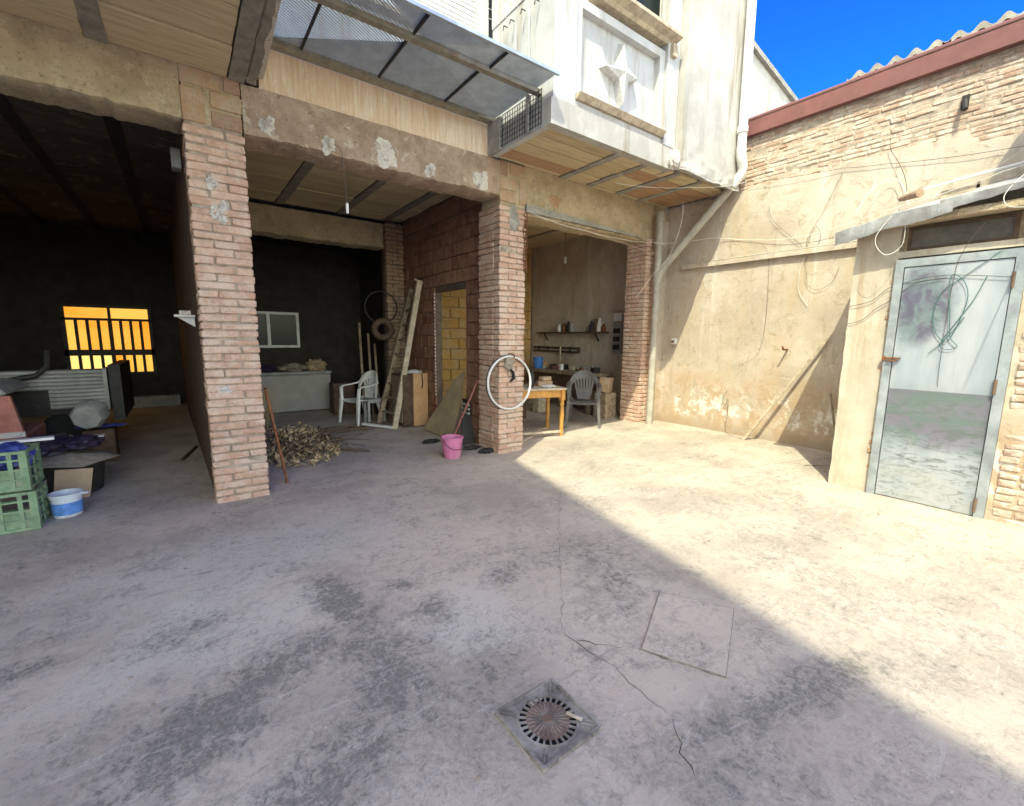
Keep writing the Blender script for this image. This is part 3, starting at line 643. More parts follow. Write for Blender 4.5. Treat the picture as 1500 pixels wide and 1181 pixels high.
# mesh canopy
cp = thing('mesh_canopy', 'grey expanded-metal canopy on steel rails between the two upper storeys', 'canopy', (1.9, 4, 3.93))
zc = 3.955
def zcy(y): return zc+(4.6-y)*.02
MB().prism([(4.50, 3.918), (4.60, 3.918), (4.60, 3.945), (4.515, 3.945)], .74, 3.06, lambda p, d: (d, p[0], p[1])).build('rail', 'steel_grey', cp)
MB().box(.74, 3.06, 4.49, 4.5, 3.918, 3.98).build('rail_flange', 'steel_grey', cp)
MB().box(.70, 3.10, 3.735, 3.80, zcy(3.78)-.05, zcy(3.78)-.008).build('rail', 'steel_grey', cp)
MB().box(.70, 3.06, 3.42, 3.45, zcy(3.36)-.03, zcy(3.36)-.004).build('rail', 'mesh_grey', cp)
for x in (1.02, 1.70, 2.41): MB().box(x, x+.016, 3.80, 4.49, zcy(4)-.03, zcy(4)-.006).build('cross_bar', 'iron_dark', cp)
for x in (1.72, 2.47): MB().box(x, x+.016, 3.45, 3.735, zcy(3.5)-.03, zcy(3.5)-.006).build('cross_bar', 'iron_dark', cp)
ms = MB(); x0, x1, y0, y1 = .72, 3.05, 3.45, 4.55; px, py = .046, .03; wv = .022
def strand(p, q):
    d = Vector((q[0]-p[0], q[1]-p[1])).normalized(); n_ = Vector((-d.y, d.x))*wv/2
    z0, z1 = zcy(p[1]), zcy(q[1])
    ms.add([(p[0]+n_.x, p[1]+n_.y, z0+.006), (p[0]-n_.x, p[1]-n_.y, z0-.006), (q[0]-n_.x, q[1]-n_.y, z1-.006), (q[0]+n_.x, q[1]+n_.y, z1+.006)], [(0, 1, 2, 3)])
sl_ = py/px
def clip(c, sg):   # line y = sg*sl_*x + c inside the rectangle
    pts = []
    for x in (x0, x1):
        y = sg*sl_*x+c
        if y0 <= y <= y1: pts.append((x, y))
    for y in (y0, y1):
        x = (y-c)/(sg*sl_)
        if x0 < x < x1: pts.append((x, y))
    return pts[:2] if len(pts) >= 2 else None
for sg in (1, -1):
    c = y0-sl_*x1-.5
    while c < y1+sl_*x1+.5:
        s_ = clip(c, sg)
        if s_: strand(*s_)
        c += py
tag(ms.build('wire_mesh', 'mesh_grey', cp), kind='stuff')
# upright guard of square mesh on the bay's side
gd = thing('mesh_guard', 'small upright square-mesh guard at the corner of the white bay', 'guard', (3.05, 4.1, 3.62))
m = MB()
for y in frange(3.66, 4.36, .045): m.box(3.035, 3.041, y, y+.005, 3.60, 3.93)
for z in frange(3.61, 3.92, .05): m.box(3.036, 3.040, 3.66, 4.36, z, z+.005)
m.build('wire_grid', 'iron_dark', gd); MB().box(3.028, 3.052, 3.86, 3.90, 3.60, 3.95).build('post', 'grey_paint', gd)
MB().box(3.02, 3.06, 4.36, 4.60, 3.585, 3.92).build('end_panel', 'grey_paint', gd)

# white bay
by = thing('projecting_bay', 'white rendered bay with a star panel projecting over the right of the courtyard', 'building', (4.8, 4, 3.6))
MB().box(3.10, 5.10, 3.66, 4.62, 3.62+.05, 4.93).build('wall', 'white_wall', by)
MB().box(3.07, 5.09, 3.55, 3.66, 3.585, 3.83).build('fascia', 'white_worn', by)
MB().box(3.07, 3.14, 3.66, 4.58, 3.585, 3.83).build('side_fascia', 'white_wall', by)
MB().box(3.09, 3.66, 3.66, 4.62, 4.93, 7.4).build('wall', 'white_wall', by)
MB().box(4.98, 5.10, 3.66, 4.62, 4.93, 7.4).build('wall', 'white_wall', by)
MB().box(3.66, 4.98, 3.72, 4.62, 6.6, 7.4).build('wall', 'white_wall', by)
MB().box(.705, 6.5, 4.96, 12.4, 3.60, 7.45).build('main_block', 'white_wall', by)
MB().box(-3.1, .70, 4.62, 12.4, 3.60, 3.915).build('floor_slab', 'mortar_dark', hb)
MB().box(6.5, 6.58, 4.62, 12.4, 3.52, 4.5).build('wall', 'white_worn', by)
rg = MB(); vs = []; fs = []; nX, nZ = 30, 60
for i in range(nX+1):
    x = 5.10+1.40*i/nX
    for j in range(nZ+1):
        t = j/nZ; z = 3.575+t*t*3.8
        low = max(0, 1-(z-3.575)/.35)
        vs.append((x, 3.45+.006*nz(x, 1, z, 3)+low*(.03*nz(x, 2, z, 6)+.012*nz(x, 5, z, 20)), z))
q = nZ+1; fs = [(i*q+j, (i+1)*q+j, (i+1)*q+j+1, i*q+j+1) for i in range(nX) for j in range(nZ)]
o_ = len(vs); vs += [(5.10, 4.62, 3.66), (5.10, 4.62, 7.375), (6.50, 4.62, 3.66), (6.50, 4.62, 7.375), (5.10, 3.62, 3.64), (6.50, 3.62, 3.64)]
fs += [tuple(j for j in range(q))+(o_+1, o_), tuple(nX*q+j for j in range(q))+(o_+3, o_+2)]
bot = [i*q for i in range(nX+1)]; fs += [tuple(bot)+(o_+5, o_+4), tuple(i*q+nZ for i in range(nX+1))+(o_+3, o_+1)]
rg.add(vs, fs, True).build('right_wall', 'white_worn', by, ang=50)
MB().blob((5.06, 3.53, 3.70), (.10, .08, .12), 3, .35, 3, 2).build('broken_render', 'gypsum', by)
# pilasters, panel surround and star
MB().box(3.10, 3.40, 3.56, 3.66, 3.83, 7.4).build('pilaster', 'white_wall', by)
MB().box(4.86, 5.09, 3.545, 3.66, 3.832, 7.4).build('pilaster', 'white_wall', by)
fr = MB().box(3.40, 3.49, 3.585, 3.66, 3.97, 4.86).box(4.77, 4.86, 3.585, 3.66, 3.97, 4.86).box(3.49, 4.77, 3.585, 3.66, 4.775, 4.86).box(3.49, 4.77, 3.60, 3.66, 3.96, 4.01)
fr.build('panel_surround', 'white_trim', by)
MB().prism([(3.50, 3.955), (3.66, 3.955), (3.66, 3.90), (3.55, 3.905)], 3.41, 4.85, lambda p, d: (d, p[0], p[1])).build('panel_ledge', 'wood_pale', by)
MB().box(3.40, 4.86, 3.575, 3.66, 3.835, 3.90).build('ledge_base', 'white_worn', by)
st = [(3.83, 4.37), (4.035, 4.44), (4.12, 4.71), (4.20, 4.47), (4.40, 4.40), (4.225, 4.32), (4.15, 4.05), (4.055, 4.30)]
m = MB(); n = 8; vs = [(u, 3.66, v) for u, v in st]+[(u*.9+4.12*.1, 3.575, v*.9+4.38*.1) for u, v in st]+[(4.12, 3.53, 4.38)]
m.add(vs, [(i, (i+1) % n, n+(i+1) % n, n+i) for i in range(n)]+[(n+i, n+(i+1) % n, 2*n) for i in range(n)]).build('star_ornament', 'star_white', by)
MB().prism([(3.44, 4.985), (3.44, 5.02), (3.70, 5.03), (3.70, 4.93), (3.56, 4.93), (3.53, 4.96)], 3.63, 4.99, lambda p, d: (d, p[0], p[1])).build('window_sill', 'wood_pale', by)
MB().box(4.90, 4.985, 3.50, 3.56, 4.80, 4.93).build('sill_corbel', 'wood_pale', by)
wf = MB().box(3.66, 3.72, 3.72, 3.77, 5.03, 6.6).box(4.92, 4.98, 3.72, 3.77, 5.03, 6.6).box(4.30, 4.36, 3.722, 3.768, 5.03, 6.6).box(3.72, 4.30, 3.724, 3.766, 5.03, 5.08).box(4.36, 4.92, 3.724, 3.766, 5.03, 5.08).build('window_frame', 'plastic_white', by)
for xa, xb, mt in ((3.72, 4.30, 'curtain_teal'), (4.36, 4.92, 'sack')):
    MB().box(xa, xb, 3.742, 3.748, 5.08, 6.6).build('pane', 'glass', wf); MB().box(xa, xb, 3.80, 3.82, 5.05, 6.6).build('curtain', mt, wf)
for i, (x, y, z) in enumerate(((3.085, 4.0, 4.80), (3.085, 4.19, 4.80), (3.085, 4.31, 4.80), (3.085, 3.78, 4.77))):
    MB().tube([(x, y, z), (x-.05, y, z), (x-.06, y, z-.05)], .006, 6).build('line_hook', 'iron_dark', by)
for i, (y, z) in enumerate(((4.0, 4.80), (4.19, 4.80), (4.31, 4.80), (3.78, 4.77))):
    solo(MB().tube([(3.02, y, z), (1.9, y, z-.03), (.72, y, z)], .003, 5), 'clothes_line', 'cable_white', ['clothes line second nearest the bay window', 'clothes line third from the bay window', 'clothes line closest to the roller shutter', 'clothes line nearest the star panel'][i], 'cable', 'clothes lines strung below the shutter')
for i, (y, z) in enumerate(((3.9, 4.80), (4.12, 4.74))):
    solo(MB().tube([(3.05, y, z), (3.07, y+.02, z-.3), (3.06, y-.02, z-.62)], .004, 5), 'white_string', 'cable_white', ['white cord hanging on the bay side nearer the star', 'white cord hanging on the bay side nearer the shutter'][i], 'cord', 'cords hanging on the bay side')

# ---------------------------------------------------------------- rainwater pipe
rp = thing('rainwater_pipe', 'white then grey rainwater pipe running down the corner and across to the pilaster', 'pipe', (6.3, 4.4, 0))
MB().tube([(6.30, 3.37, 7.3), (6.36, 3.37, 4.06)], .058, 14).build('downpipe', 'pvc_white', rp)
MB().lathe([(.058, 0), (.07, .005), (.07, .08), (.058, .085)], (6.352, 3.37, 4.28), 14).build('collar', 'pvc_white', rp)
MB().tube([(6.36, 3.37, 4.1), (6.365, 3.37, 4.0), (6.40, 3.37, 3.93), (6.44, 3.375, 3.87), (6.455, 3.39, 3.80), (6.44, 3.43, 3.73), (6.415, 3.52, 3.63)], .064, 14).build('elbow', 'pvc_white', rp)
MB().tube([(6.42, 3.49, 3.655), (6.21, 4.40, 2.62)], [.06, .058], 14).build('diagonal_pipe', 'pvc_grey', rp)
MB().tube([(6.165, 4.47, .05), (6.165, 4.47, 3.46)], .056, 14).build('standpipe', 'pvc_grey', rp)
for zz in (2.38, 2.94, 3.3): MB().lathe([(.056, 0), (.068, .004), (.068, .10), (.056, .104)], (6.165, 4.47, zz), 14).build('collar', 'pvc_grey', rp)
MB().tube([(6.225, 4.36, 2.68), (6.19, 4.43, 2.56), (6.167, 4.468, 2.42)], .062, 14).build('branch_joint', 'pvc_grey', rp)

# ---------------------------------------------------------------- shed with metal door
sx = 5.2
sd = thing('shed', 'plastered shed with a shiny sheet-metal door in the right corner', 'shed', (5.9, .5, 0))
def plate(par, name, mat, y0, y1, z0, z1, amp=.008, x=sx, d=.25, ragged=0):
    ny = max(3, int((y1-y0)/.05)); nq = max(3, int((z1-z0)/.05)); vs = []
    for i in range(ny+1):
        for j in range(nq+1):
            y = y0+(y1-y0)*i/ny; z = z0+(z1-z0)*j/nq
            e = ragged*nz(x, y, z, 9) if i in (0, ny) else 0
            vs.append((x+amp*nz(x, y, z, 2)+amp*.6*nz(x, y, z, 11), y+e, z))
    q = nq+1; fs = [(i*q+j, (i+1)*q+j, (i+1)*q+j+1, i*q+j+1) for i in range(ny) for j in range(nq)]; o_ = len(vs)
    per = [i*q for i in range(ny+1)]+[ny*q+j for j in range(1, q)]+[i*q+nq for i in range(ny-1, -1, -1)]+[j for j in range(nq-1, 0, -1)]
    vs += [(x+d, vs[k_][1], vs[k_][2]) for k_ in per]; n = len(per)
    fs += [(per[k_], per[(k_+1) % n], o_+(k_+1) % n, o_+k_) for k_ in range(n)]+[tuple(o_+k_ for k_ in range(n))]
    return MB().add(vs, fs, True).build(name, mat, par, ang=50)
plate(sd, 'pier', 'shed_plaster', 1.252, 1.57, .02, 2.53, ragged=.008)
MB().box(5.45, 6.54, 1.38, 1.56, .02, 2.55).build('side_wall', 'shed_plaster', sd)
plate(sd, 'right_pier', 'plaster', -1.5, .468, .02, 2.55, .02)
plate(sd, 'head_wall', 'shed_plaster', .47, 1.25, 2.235, 2.29, x=sx+.005)
MB().box(sx+.05, sx+.2, .47, 1.25, 2.29, 2.5).build('transom_recess', 'beam_tan', sd)
MB().box(5.45, 6.54, -1.5, -1.3, .02, 2.55).build('side_wall', 'shed_plaster', sd)
for i in range(26):   # bare brick down the jamb
    piece('brick', .03, random.uniform(.035, .06), .052, (5.218+random.uniform(-.003, .003), 1.268, .16+i*.078), 'brick_clay', sd, .008, .009, .04, .003)
z = .08
while z < 2.2:
    y = .44
    while y > -.3:
        L = random.choice((.12, .2, .24))
        if random.random() < .93: piece('brick', .05, L-.012, .05, (5.217+random.uniform(-.004, .004), y-L/2, z), 'brick_wall', sd, .008, .010, .03, .005)
        y -= L
    z += .062
dr = thing('metal_door', 'shiny pale blue sheet-metal door with purple and green blotches', 'door', (5.19, .86, .06))
MB().box(5.165, 5.22, 1.19, 1.25, .05, 2.215).box(5.165, 5.22, .47, .53, .05, 2.215).box(5.166, 5.22, .53, 1.19, 2.15, 2.215).build('door_frame', 'galvanised', dr)
lf = MB(); ny, nq = 14, 44; vs = []
for i in range(ny+1):
    for j in range(nq+1):
        y = .536+.648*i/ny; z = .075+2.068*j/nq
        vs.append((5.176+.004*nz(5, y, z, 2.2)+(.004 if z < 1.075 else 0), y, z))
q = nq+1; lf.add(vs, [(i*q+j, i*q+j+1, (i+1)*q+j+1, (i+1)*q+j) for i in range(ny) for j in range(nq)], True).build('leaf', 'door', dr, ang=80)
MB().box(5.192, 5.21, .536, 1.184, .07, 2.144).build('leaf_back', 'iron_dark', dr)
MB().box(5.145, 5.17, 1.13, 1.245, 1.345, 1.36).box(5.135, 5.155, 1.15, 1.22, 1.325, 1.338).box(5.145, 5.168, 1.235, 1.26, 1.33, 1.37).build('latch', 'rust', dr, .002)
for zz in (.17, 1.15, 1.98): MB().lathe([(.011, 0), (.011, .12)], (5.158, .528, zz-.06), 8).build('hinge', 'brick_shade_rust', dr)
tr = thing('transom_panel', 'dark brown framed transom panel above the metal door', 'transom', (5.24, .88, 2.3))
MB().box(5.215, 5.25, .55, 1.20, 2.465, 2.49).box(5.215, 5.25, .55, 1.20, 2.292, 2.315).box(5.216, 5.25, .55, .572, 2.315, 2.465).box(5.216, 5.25, 1.178, 1.20, 2.315, 2.465).build('frame', 'wood_dark', tr)
MB().box(5.23, 5.245, .572, 1.178, 2.315, 2.465).build('panel', 'dirty_panel', tr)
lt = solo(MB().bar((5.12, -1.4, 2.535), (5.12, 1.34, 2.525), .13, .06), 'lintel', 'beam_tan', 'weathered lintel beam over the shed door', 'lintel', bevel=.008)
rs = thing('shed_roof', 'crumpled zinc sheet roof laid over the shed lintel', 'roof', (5.7, .5, 2.58))
for i, (ya, yb, dz) in enumerate(((1.68, .9, 0), (.98, .1, .02), (.2, -1.5, .03))):
    m = MB(); nx_, ny_ = 24, 24; vs = []
    for i_ in range(nx_+1):
        for j in range(ny_+1):
            y = ya+(yb-ya)*j/ny_; x = 4.985+1.53*i_/nx_+.03*nz(0, y, i, 4)
            z = 2.56+dz+.42*(x-5)/1.5+.010*nz(x, y, i, 3)+.008*abs(nz(x, y, i, 7))+.085*(1.68-y)-.03+(-.045*max(0, (y-1.3)/.38) if i == 0 else 0)
            fl_d = .018+.07*max(0, min(1, (y-.55)/.6))+.008*nz(0, y, i, 9)
            if i_ == 0: z -= max(.012, fl_d); x = 4.985+.012*nz(0, y, i, 5)+.02
            elif i_ == 1: x = 4.985+.03*nz(0, y, i, 4)
            vs.append((x, y, z))
    q = ny_+1; fs = [(a*q+b, (a+1)*q+b, (a+1)*q+b+1, a*q+b+1) for a in range(nx_) for b in range(ny_)]
    nn = len(vs); vs += [(v[0]+.004, v[1], v[2]-.006) for v in vs]; fs += [tuple(k_+nn for k_ in f[::-1]) for f in fs]
    fs += [(b, b+1, nn+b+1, nn+b) for b in range(ny_)]
    m.add(vs, fs, True).build('zinc_sheet', 'sheet_zinc', rs, ang=70)
blocker = thing('shadow_blocker', 'added unseen tank on the shed just past the right edge', 'blocker', (5.9, -.55, 2.9))  # added out of view to cast a round-edged shadow on the boundary wall
MB().lathe([(.0, 1.9), (.2, 1.88), (.42, 1.75), (.5, 1.6), (.5, .1), (.48, 0), (0, 0)], (5.75, -.15, 3.02), 28).build('drum', 'plastic_grey', blocker)
MB().box(5.3, 6.2, -.6, .3, 2.9, 3.02).build('stand', 'concrete_grey', blocker)
solo(MB().tube([(6.2, 1.53, 2.985), (6.02, 1.34, 2.965)], [.028, .038], 10), 'clay_pipe', 'brick_rear', 'broken clay pipe lying on the shed roof', 'pipe')
solo(MB().tube([(6.45, 1.4, 3.10), (6.45, 1.0, 3.14), (6.45, .7, 3.17)], .013, 6), 'iron_bar', 'pvc_white', 'pale bar sticking out of the wall above the shed roof', 'bar')
solo(MB().box(6.50, 6.53, 1.0, 1.28, 2.98, 3.06).box(6.50, 6.53, 1.0, 1.02, 2.9, 3.1), 'frame_remnant', 'wood_pale', 'rectangular timber remnant fixed to the wall above the shed roof', 'frame')

# ---------------------------------------------------------------- wires and things on the boundary wall
def wire(pts, r, mat, label, name='cable', sag=0., cat='cable', n=10):
    P = []
    for i in range(len(pts)-1):
        a_, b_ = Vector(pts[i]), Vector(pts[i+1])
        q0 = Vector(pts[max(0, i-1)]); q3 = Vector(pts[min(len(pts)-1, i+2)])
        for k in range(n):
            t = k/n; p = .5*((2*a_)+(b_-q0)*t+(2*q0-5*a_+4*b_-q3)*t*t+(3*a_-q0-3*b_+q3)*t**3); p.z -= sag*4*t*(1-t); p += Vector((0, .006*mnoise.noise(p*6), .006*mnoise.noise(p*7+Vector((4, 4, 4))))); P.append(p)
    P.append(Vector(pts[-1])); return solo(MB().tube(P, r*.5, 6), name, mat, label, cat)
wire([(4.55, 4.0, 3.44), (5.6, 3.6, 3.50), (6.44, 3.3, 3.66)], .005, 'cable_white', 'thin white wire stretched under the bay soffit to the pipe elbow', sag=.02)
wire([(6.5, 3.28, 3.67), (6.53, 2.2, 3.55), (6.53, .74, 3.34), (6.5, -.5, 3.25)], .005, 'cable_dark', 'dark cable running high along the boundary wall', sag=.02)
wire([(3.62, 4.56, 3.06), (4.6, 4.56, 2.98), (6.0, 4.45, 2.98), (6.50, 3.75, 3.0), (6.51, 2.68, 2.83), (6.45, 1.75, 2.95), (6.2, .8, 3.06), (6.0, 0, 3.2)], .006, 'cable_white', 'long pale cable from the middle pillar along the boundary wall', sag=.015)
wire([(4.4, 4.57, 3.0), (5.9, 4.52, 2.86), (6.1, 4.46, 2.83)], .007, 'wood_pale', 'pale cord slung under the short beam to the pipe', sag=.0)
wire([(5.95, 3.95, 3.46), (6.02, 4.0, 3.2), (6.0, 4.15, 2.75), (5.75, 4.25, 2.45), (5.45, 4.3, 2.1)], .006, 'cable_white', 'loose white cable end dangling in front of the rainwater pipe')
wire([(6.535, 3.02, 3.3), (6.53, 2.95, 3.1), (6.53, 2.7, 2.85), (6.53, 2.55, 2.68), (6.53, 2.5, 2.5)], .004, 'cable_dark', 'dark wire drooping from the high cable down the wall')
wire([(6.53, 2.2, 3.5), (6.52, 2.35, 3.1), (6.53, 2.5, 2.8), (6.52, 2.48, 2.6), (6.53, 2.36, 2.75), (6.53, 2.42, 2.92), (6.53, 2.5, 2.7), (6.53, 2.47, 2.3), (6.53, 2.38, 2.15), (6.53, 2.2, 2.2), (6.53, 2.12, 2.4)], .004, 'cable_dark', 'tangled dark wire loop hanging mid wall')
wire([(6.53, 2.50, 2.6), (6.53, 2.56, 2.4), (6.53, 2.55, 2.15), (6.53, 2.42, 1.95)], .005, 'cable_white', 'white wire end curling down the middle of the wall')
wire([(6.53, 3.05, 2.8), (6.535, 2.95, 2.55), (6.535, 2.93, 1.7), (6.535, 3.0, 1.3), (6.535, 3.25, 1.12)], .0035, 'cable_dark', 'thin grey wire hanging straight down the plaster')
wire([(6.53, 3.38, .75), (6.52, 3.44, .62), (6.53, 3.40, .52), (6.52, 3.36, .62), (6.53, 3.35, .4), (6.52, 3.36, .16), (6.45, 3.25, .105), (6.3, 3.02, .105), (6.38, 2.95, .11), (6.5, 2.98, .14)], .006, 'cable_dark', 'black cable coiling out of the wall foot onto the floor')
wire([(6.52, 1.7, 2.95), (6.5, 2.1, 2.75), (6.53, 2.35, 2.7)], .0045, 'cable_white', 'short white cable from the tangle to the shed roof corner')
wire([(5.0, 1.25, 2.62), (4.97, 1.37, 2.4), (5.0, 1.3, 2.25), (5.05, 1.2, 2.32), (5.02, 1.19, 2.55)], .0045, 'cable_white', 'white cable loop hanging off the left of the shed roof')
wire([(5.05, .5, 2.78), (4.98, .62, 2.6), (4.97, .60, 2.5), (5.0, .5, 2.48), (5.05, .38, 2.5)], .0045, 'cable_white', 'thick white cable loop at the right of the shed roof')
wire([(6.52, 1.55, 3.05), (6.5, 1.62, 3.35), (6.52, 1.75, 3.6), (6.53, 1.78, 3.75)], .006, 'cable_dark', 'dark wire rising from the shed roof to the brick courses')
wire([(6.3, 1.95, 2.95), (6.4, 1.85, 3.2), (6.5, 1.7, 3.3), (6.45, 1.55, 3.1), (6.3, 1.5, 2.95)], .006, 'cable_white', 'white wire arch standing behind the shed roof edge')
wire([(6.3, 1.3, 2.95), (6.4, 1.2, 3.12), (6.5, .9, 3.2), (6.5, .5, 3.5)], .0045, 'cable_white', 'white cable rising from the clay pipe up the brickwork')
# dark tubes laid on the door to draw the reflection of yard cables
wire([(5.165, .62, 2.20), (5.163, .80, 2.03), (5.162, .93, 1.9), (5.162, .95, 1.65), (5.162, .86, 1.5), (5.162, .80, 1.62), (5.16, .76, 1.85), (5.16, .80, 2.0), (5.16, .88, 2.04), (5.16, .86, 1.8), (5.16, .83, 1.55), (5.16, .78, 1.47), (5.16, .84, 1.44), (5.16, .88, 1.5), (5.16, .74, 1.8), (5.16, .67, 2.02)], .006, 'reflected_cable', 'dark teal loop drawing cables mirrored in the metal door', n=6)
wire([(5.158, .76, 1.7), (5.158, .86, 1.52), (5.158, .95, 1.4)], .006, 'reflected_cable', 'dark strand drawing a mirrored cable across the door blotch')
wire([(5.185, 1.57, 1.83), (5.185, 1.4, 1.87), (5.185, 1.28, 1.98), (5.16, 1.1, 2.03), (5.16, .9, 2.05), (5.16, .52, 2.0)], .005, 'cable_dark', 'cable crossing the shed pier and the door top', n=6)
wire([(5.185, 1.57, 1.66), (5.185, 1.45, 1.70), (5.185, 1.36, 1.8), (5.185, 1.27, 1.86), (5.16, 1.1, 2.0), (5.16, .9, 2.03)], .005, 'cable_dark', 'lower cable sagging across the shed pier to the door', n=6)
wire([(5.12, .485, 2.17), (3.7, -.27, 3.6)], .009, 'cable_dark', 'overhead wire leading away from the top corner of the metal door')
wire([(5.1, .72, 2.42), (5.162, .85, 2.15), (5.162, .87, 1.5), (5.162, .86, 1.12)], .004, 'cable_dark', 'thin wire hanging down the middle of the door')
rail = thing('wall_conduit', 'thin dark pipe fixed horizontally to the wall above head height', 'pipe', (6.5, 3.2, 2.65))
MB().tube([(6.512, 4.25, 2.675), (6.508, 1.6, 2.672)], .008, 8).build('tube', 'pvc_grey', rail)
MB().box(6.50, 6.545, 1.6, 4.25, 2.60, 2.665).build('ledge', 'plaster', rail)
solo(MB().bar((6.32, 2.98, .1), (6.5, 2.12, 1.58), .045, .03, w2=.03), 'wooden_stake', 'wood_pale', 'bare stake leaning on the boundary wall beside the shed', 'stake')
pt = solo(MB().bar((6.05, 1.75, .1), (6.5, 2.05, .85), .02, .02), 'stick', 'wood_old', 'thin stick leaning in the shaded corner behind the shed', 'stick')
vb = thing('junction_box', 'small white junction box on the wall by the rainwater pipe', 'box', (6.5, 4.33, 1.45))
MB().box(6.50, 6.55, 4.29, 4.37, 1.42, 1.52).build('case', 'plastic_white', vb, .006); MB().tube([(6.50, 4.33, 1.47), (6.47, 4.33, 1.46)], .018, 8).build('knob', 'rust', vb)
hk = solo(MB().tube([(6.56, 2.62, 1.38), (6.5, 2.62, 1.38), (6.42, 2.62, 1.38), (6.40, 2.62, 1.42)], .012, 7), 'iron_hook', 'rust', 'rusty iron hook jutting from the boundary wall', 'hook')
patch_o = MB().box(6.546, 6.553, 3.32, 3.46, 1.70, 1.95)
lh = thing('lamp_bracket', 'black iron bracket stub high on the bare brickwork', 'bracket', (6.55, 1.2, 3.85))
MB().tube([(6.58, 1.22, 3.92), (6.50, 1.20, 3.90), (6.46, 1.18, 3.80)], .022, 8).build('arm', 'iron_dark', lh); MB().box(6.558, 6.58, 1.18, 1.235, 3.84, 3.97).build('plate', 'iron_dark', lh)

# ---------------------------------------------------------------- yard drain and cover
dn = thing('drain_grate', 'rusty square drain grate with a radial round lid', 'drain', (1.045, 1.15, 0))
S = .152; cx, cyy = 1.045, 1.15; zt = .012
fr = MB().box(cx-S, cx+S, cyy-S, cyy-S+.012, -.01, zt+.004).box(cx-S, cx+S, cyy+S-.012, cyy+S, -.01, zt+.004).box(cx-S, cx-S+.012, cyy-S+.012, cyy+S-.012, -.01, zt+.004).box(cx+S-.012, cx+S, cyy-S+.012, cyy+S-.012, -.01, zt+.004)
fr.build('frame', 'cast_grey', dn)
n = 48; Rr = .121; vs = []; 
def sq(t):
    c_, s_ = math.cos(t), math.sin(t); k_ = (S-.012)/max(abs(c_), abs(s_)); return c_*k_, s_*k_
m = MB(); vs = [(cx+Rr*math.cos(2*math.pi*i/n), cyy+Rr*math.sin(2*math.pi*i/n), zt-.004) for i in range(n)]+[(cx+sq(2*math.pi*i/n)[0], cyy+sq(2*math.pi*i/n)[1], zt-.004) for i in range(n)]
m.add(vs, [(i, (i+1) % n, n+(i+1) % n, n+i) for i in range(n)]); m.build('corner_plate', 'cast_grey', dn)
for qx in (-1, 1):
    for qy in (-1, 1):
        for i in range(9):
            t = (i-4)*.016; a_ = Vector((qx*.137, qy*.137)); dd = Vector((qx, -qy)).normalized()
            o1 = a_+dd*t; L = .137*1.414-.121-abs(t)*1.0-.006
            if L < .01: continue
            inn = o1-Vector((qx, qy)).normalized()*L
            o1 = o1-Vector((qx, qy)).normalized()*abs(t)
            MB().bar((cx+o1.x, cyy+o1.y, zt-.001), (cx+inn.x, cyy+inn.y, zt-.001), .006, .006).build('corner_rib', 'cast_grey', dn)
MB().lathe([(0, -.003), (.125, -.003)], (cx, cyy, .0065), 40).build('slot_shade', 'void', dn)  # flat black disc painting the darkness below the slots
MB().lathe([(.122, 0), (.122, .006), (.113, .008), (.113, 0)], (cx, cyy, .004), 48).build('lid_rim', 'cast_grey', dn)
MB().lathe([(.086, 0), (.086, .006), (.03, .0085), (.0, .0085)], (cx, cyy, .004), 40).build('lid', 'cast_iron', dn)
for i in range(26):
    t = 2*math.pi*i/26
    p_ = Vector((math.cos(t), math.sin(t), 0)); MB().bar((cx, cyy, .0098)+p_*.085 if False else Vector((cx, cyy, .0085))+p_*.084, Vector((cx, cyy, .0085))+p_*.114, .0078, .006).build('spoke', 'cast_grey', dn)
for i in range(26):
    t = 2*math.pi*(i+.5)/26; p_ = Vector((math.cos(t), math.sin(t), 0))
    MB().bar(Vector((cx, cyy, .0128))+p_*.022, Vector((cx, cyy, .0108))+p_*.082, .0036, .006).build('lid_rib', 'cast_grey', dn)
MB().lathe([(.022, .0), (.022, .006), (.016, .008), (0, .006)], (cx, cyy, .009), 24).build('hub', 'cast_iron', dn)
solo(MB().bar((1.118, 1.12, .022), (1.145, 1.062, .022), .012, .005), 'wood_sliver', 'wood_pale', 'pale splinter of wood lying across the drain slots', 'splinter')
cv = thing('access_cover', 'square concrete access cover set in the yard near the sunlit edge', 'cover', (2.02, 1.14, 0))
P4 = [(2.18, 1.44), (2.38, 1.09), (1.84, .85), (1.68, 1.19)]
cc = Vector((sum(p[0] for p in P4)/4, sum(p[1] for p in P4)/4))
def quad(s_, z0, z1): return MB().prism([tuple(cc+(Vector(p)-cc)*s_) for p in P4], z0, z1, lambda p, d: (p[0], p[1], d))
quad(1.0, -.01, .0075).build('joint', 'cast_grey', cv); quad(.982, -.01, .0095).build('slab', 'floor', cv, .0015)

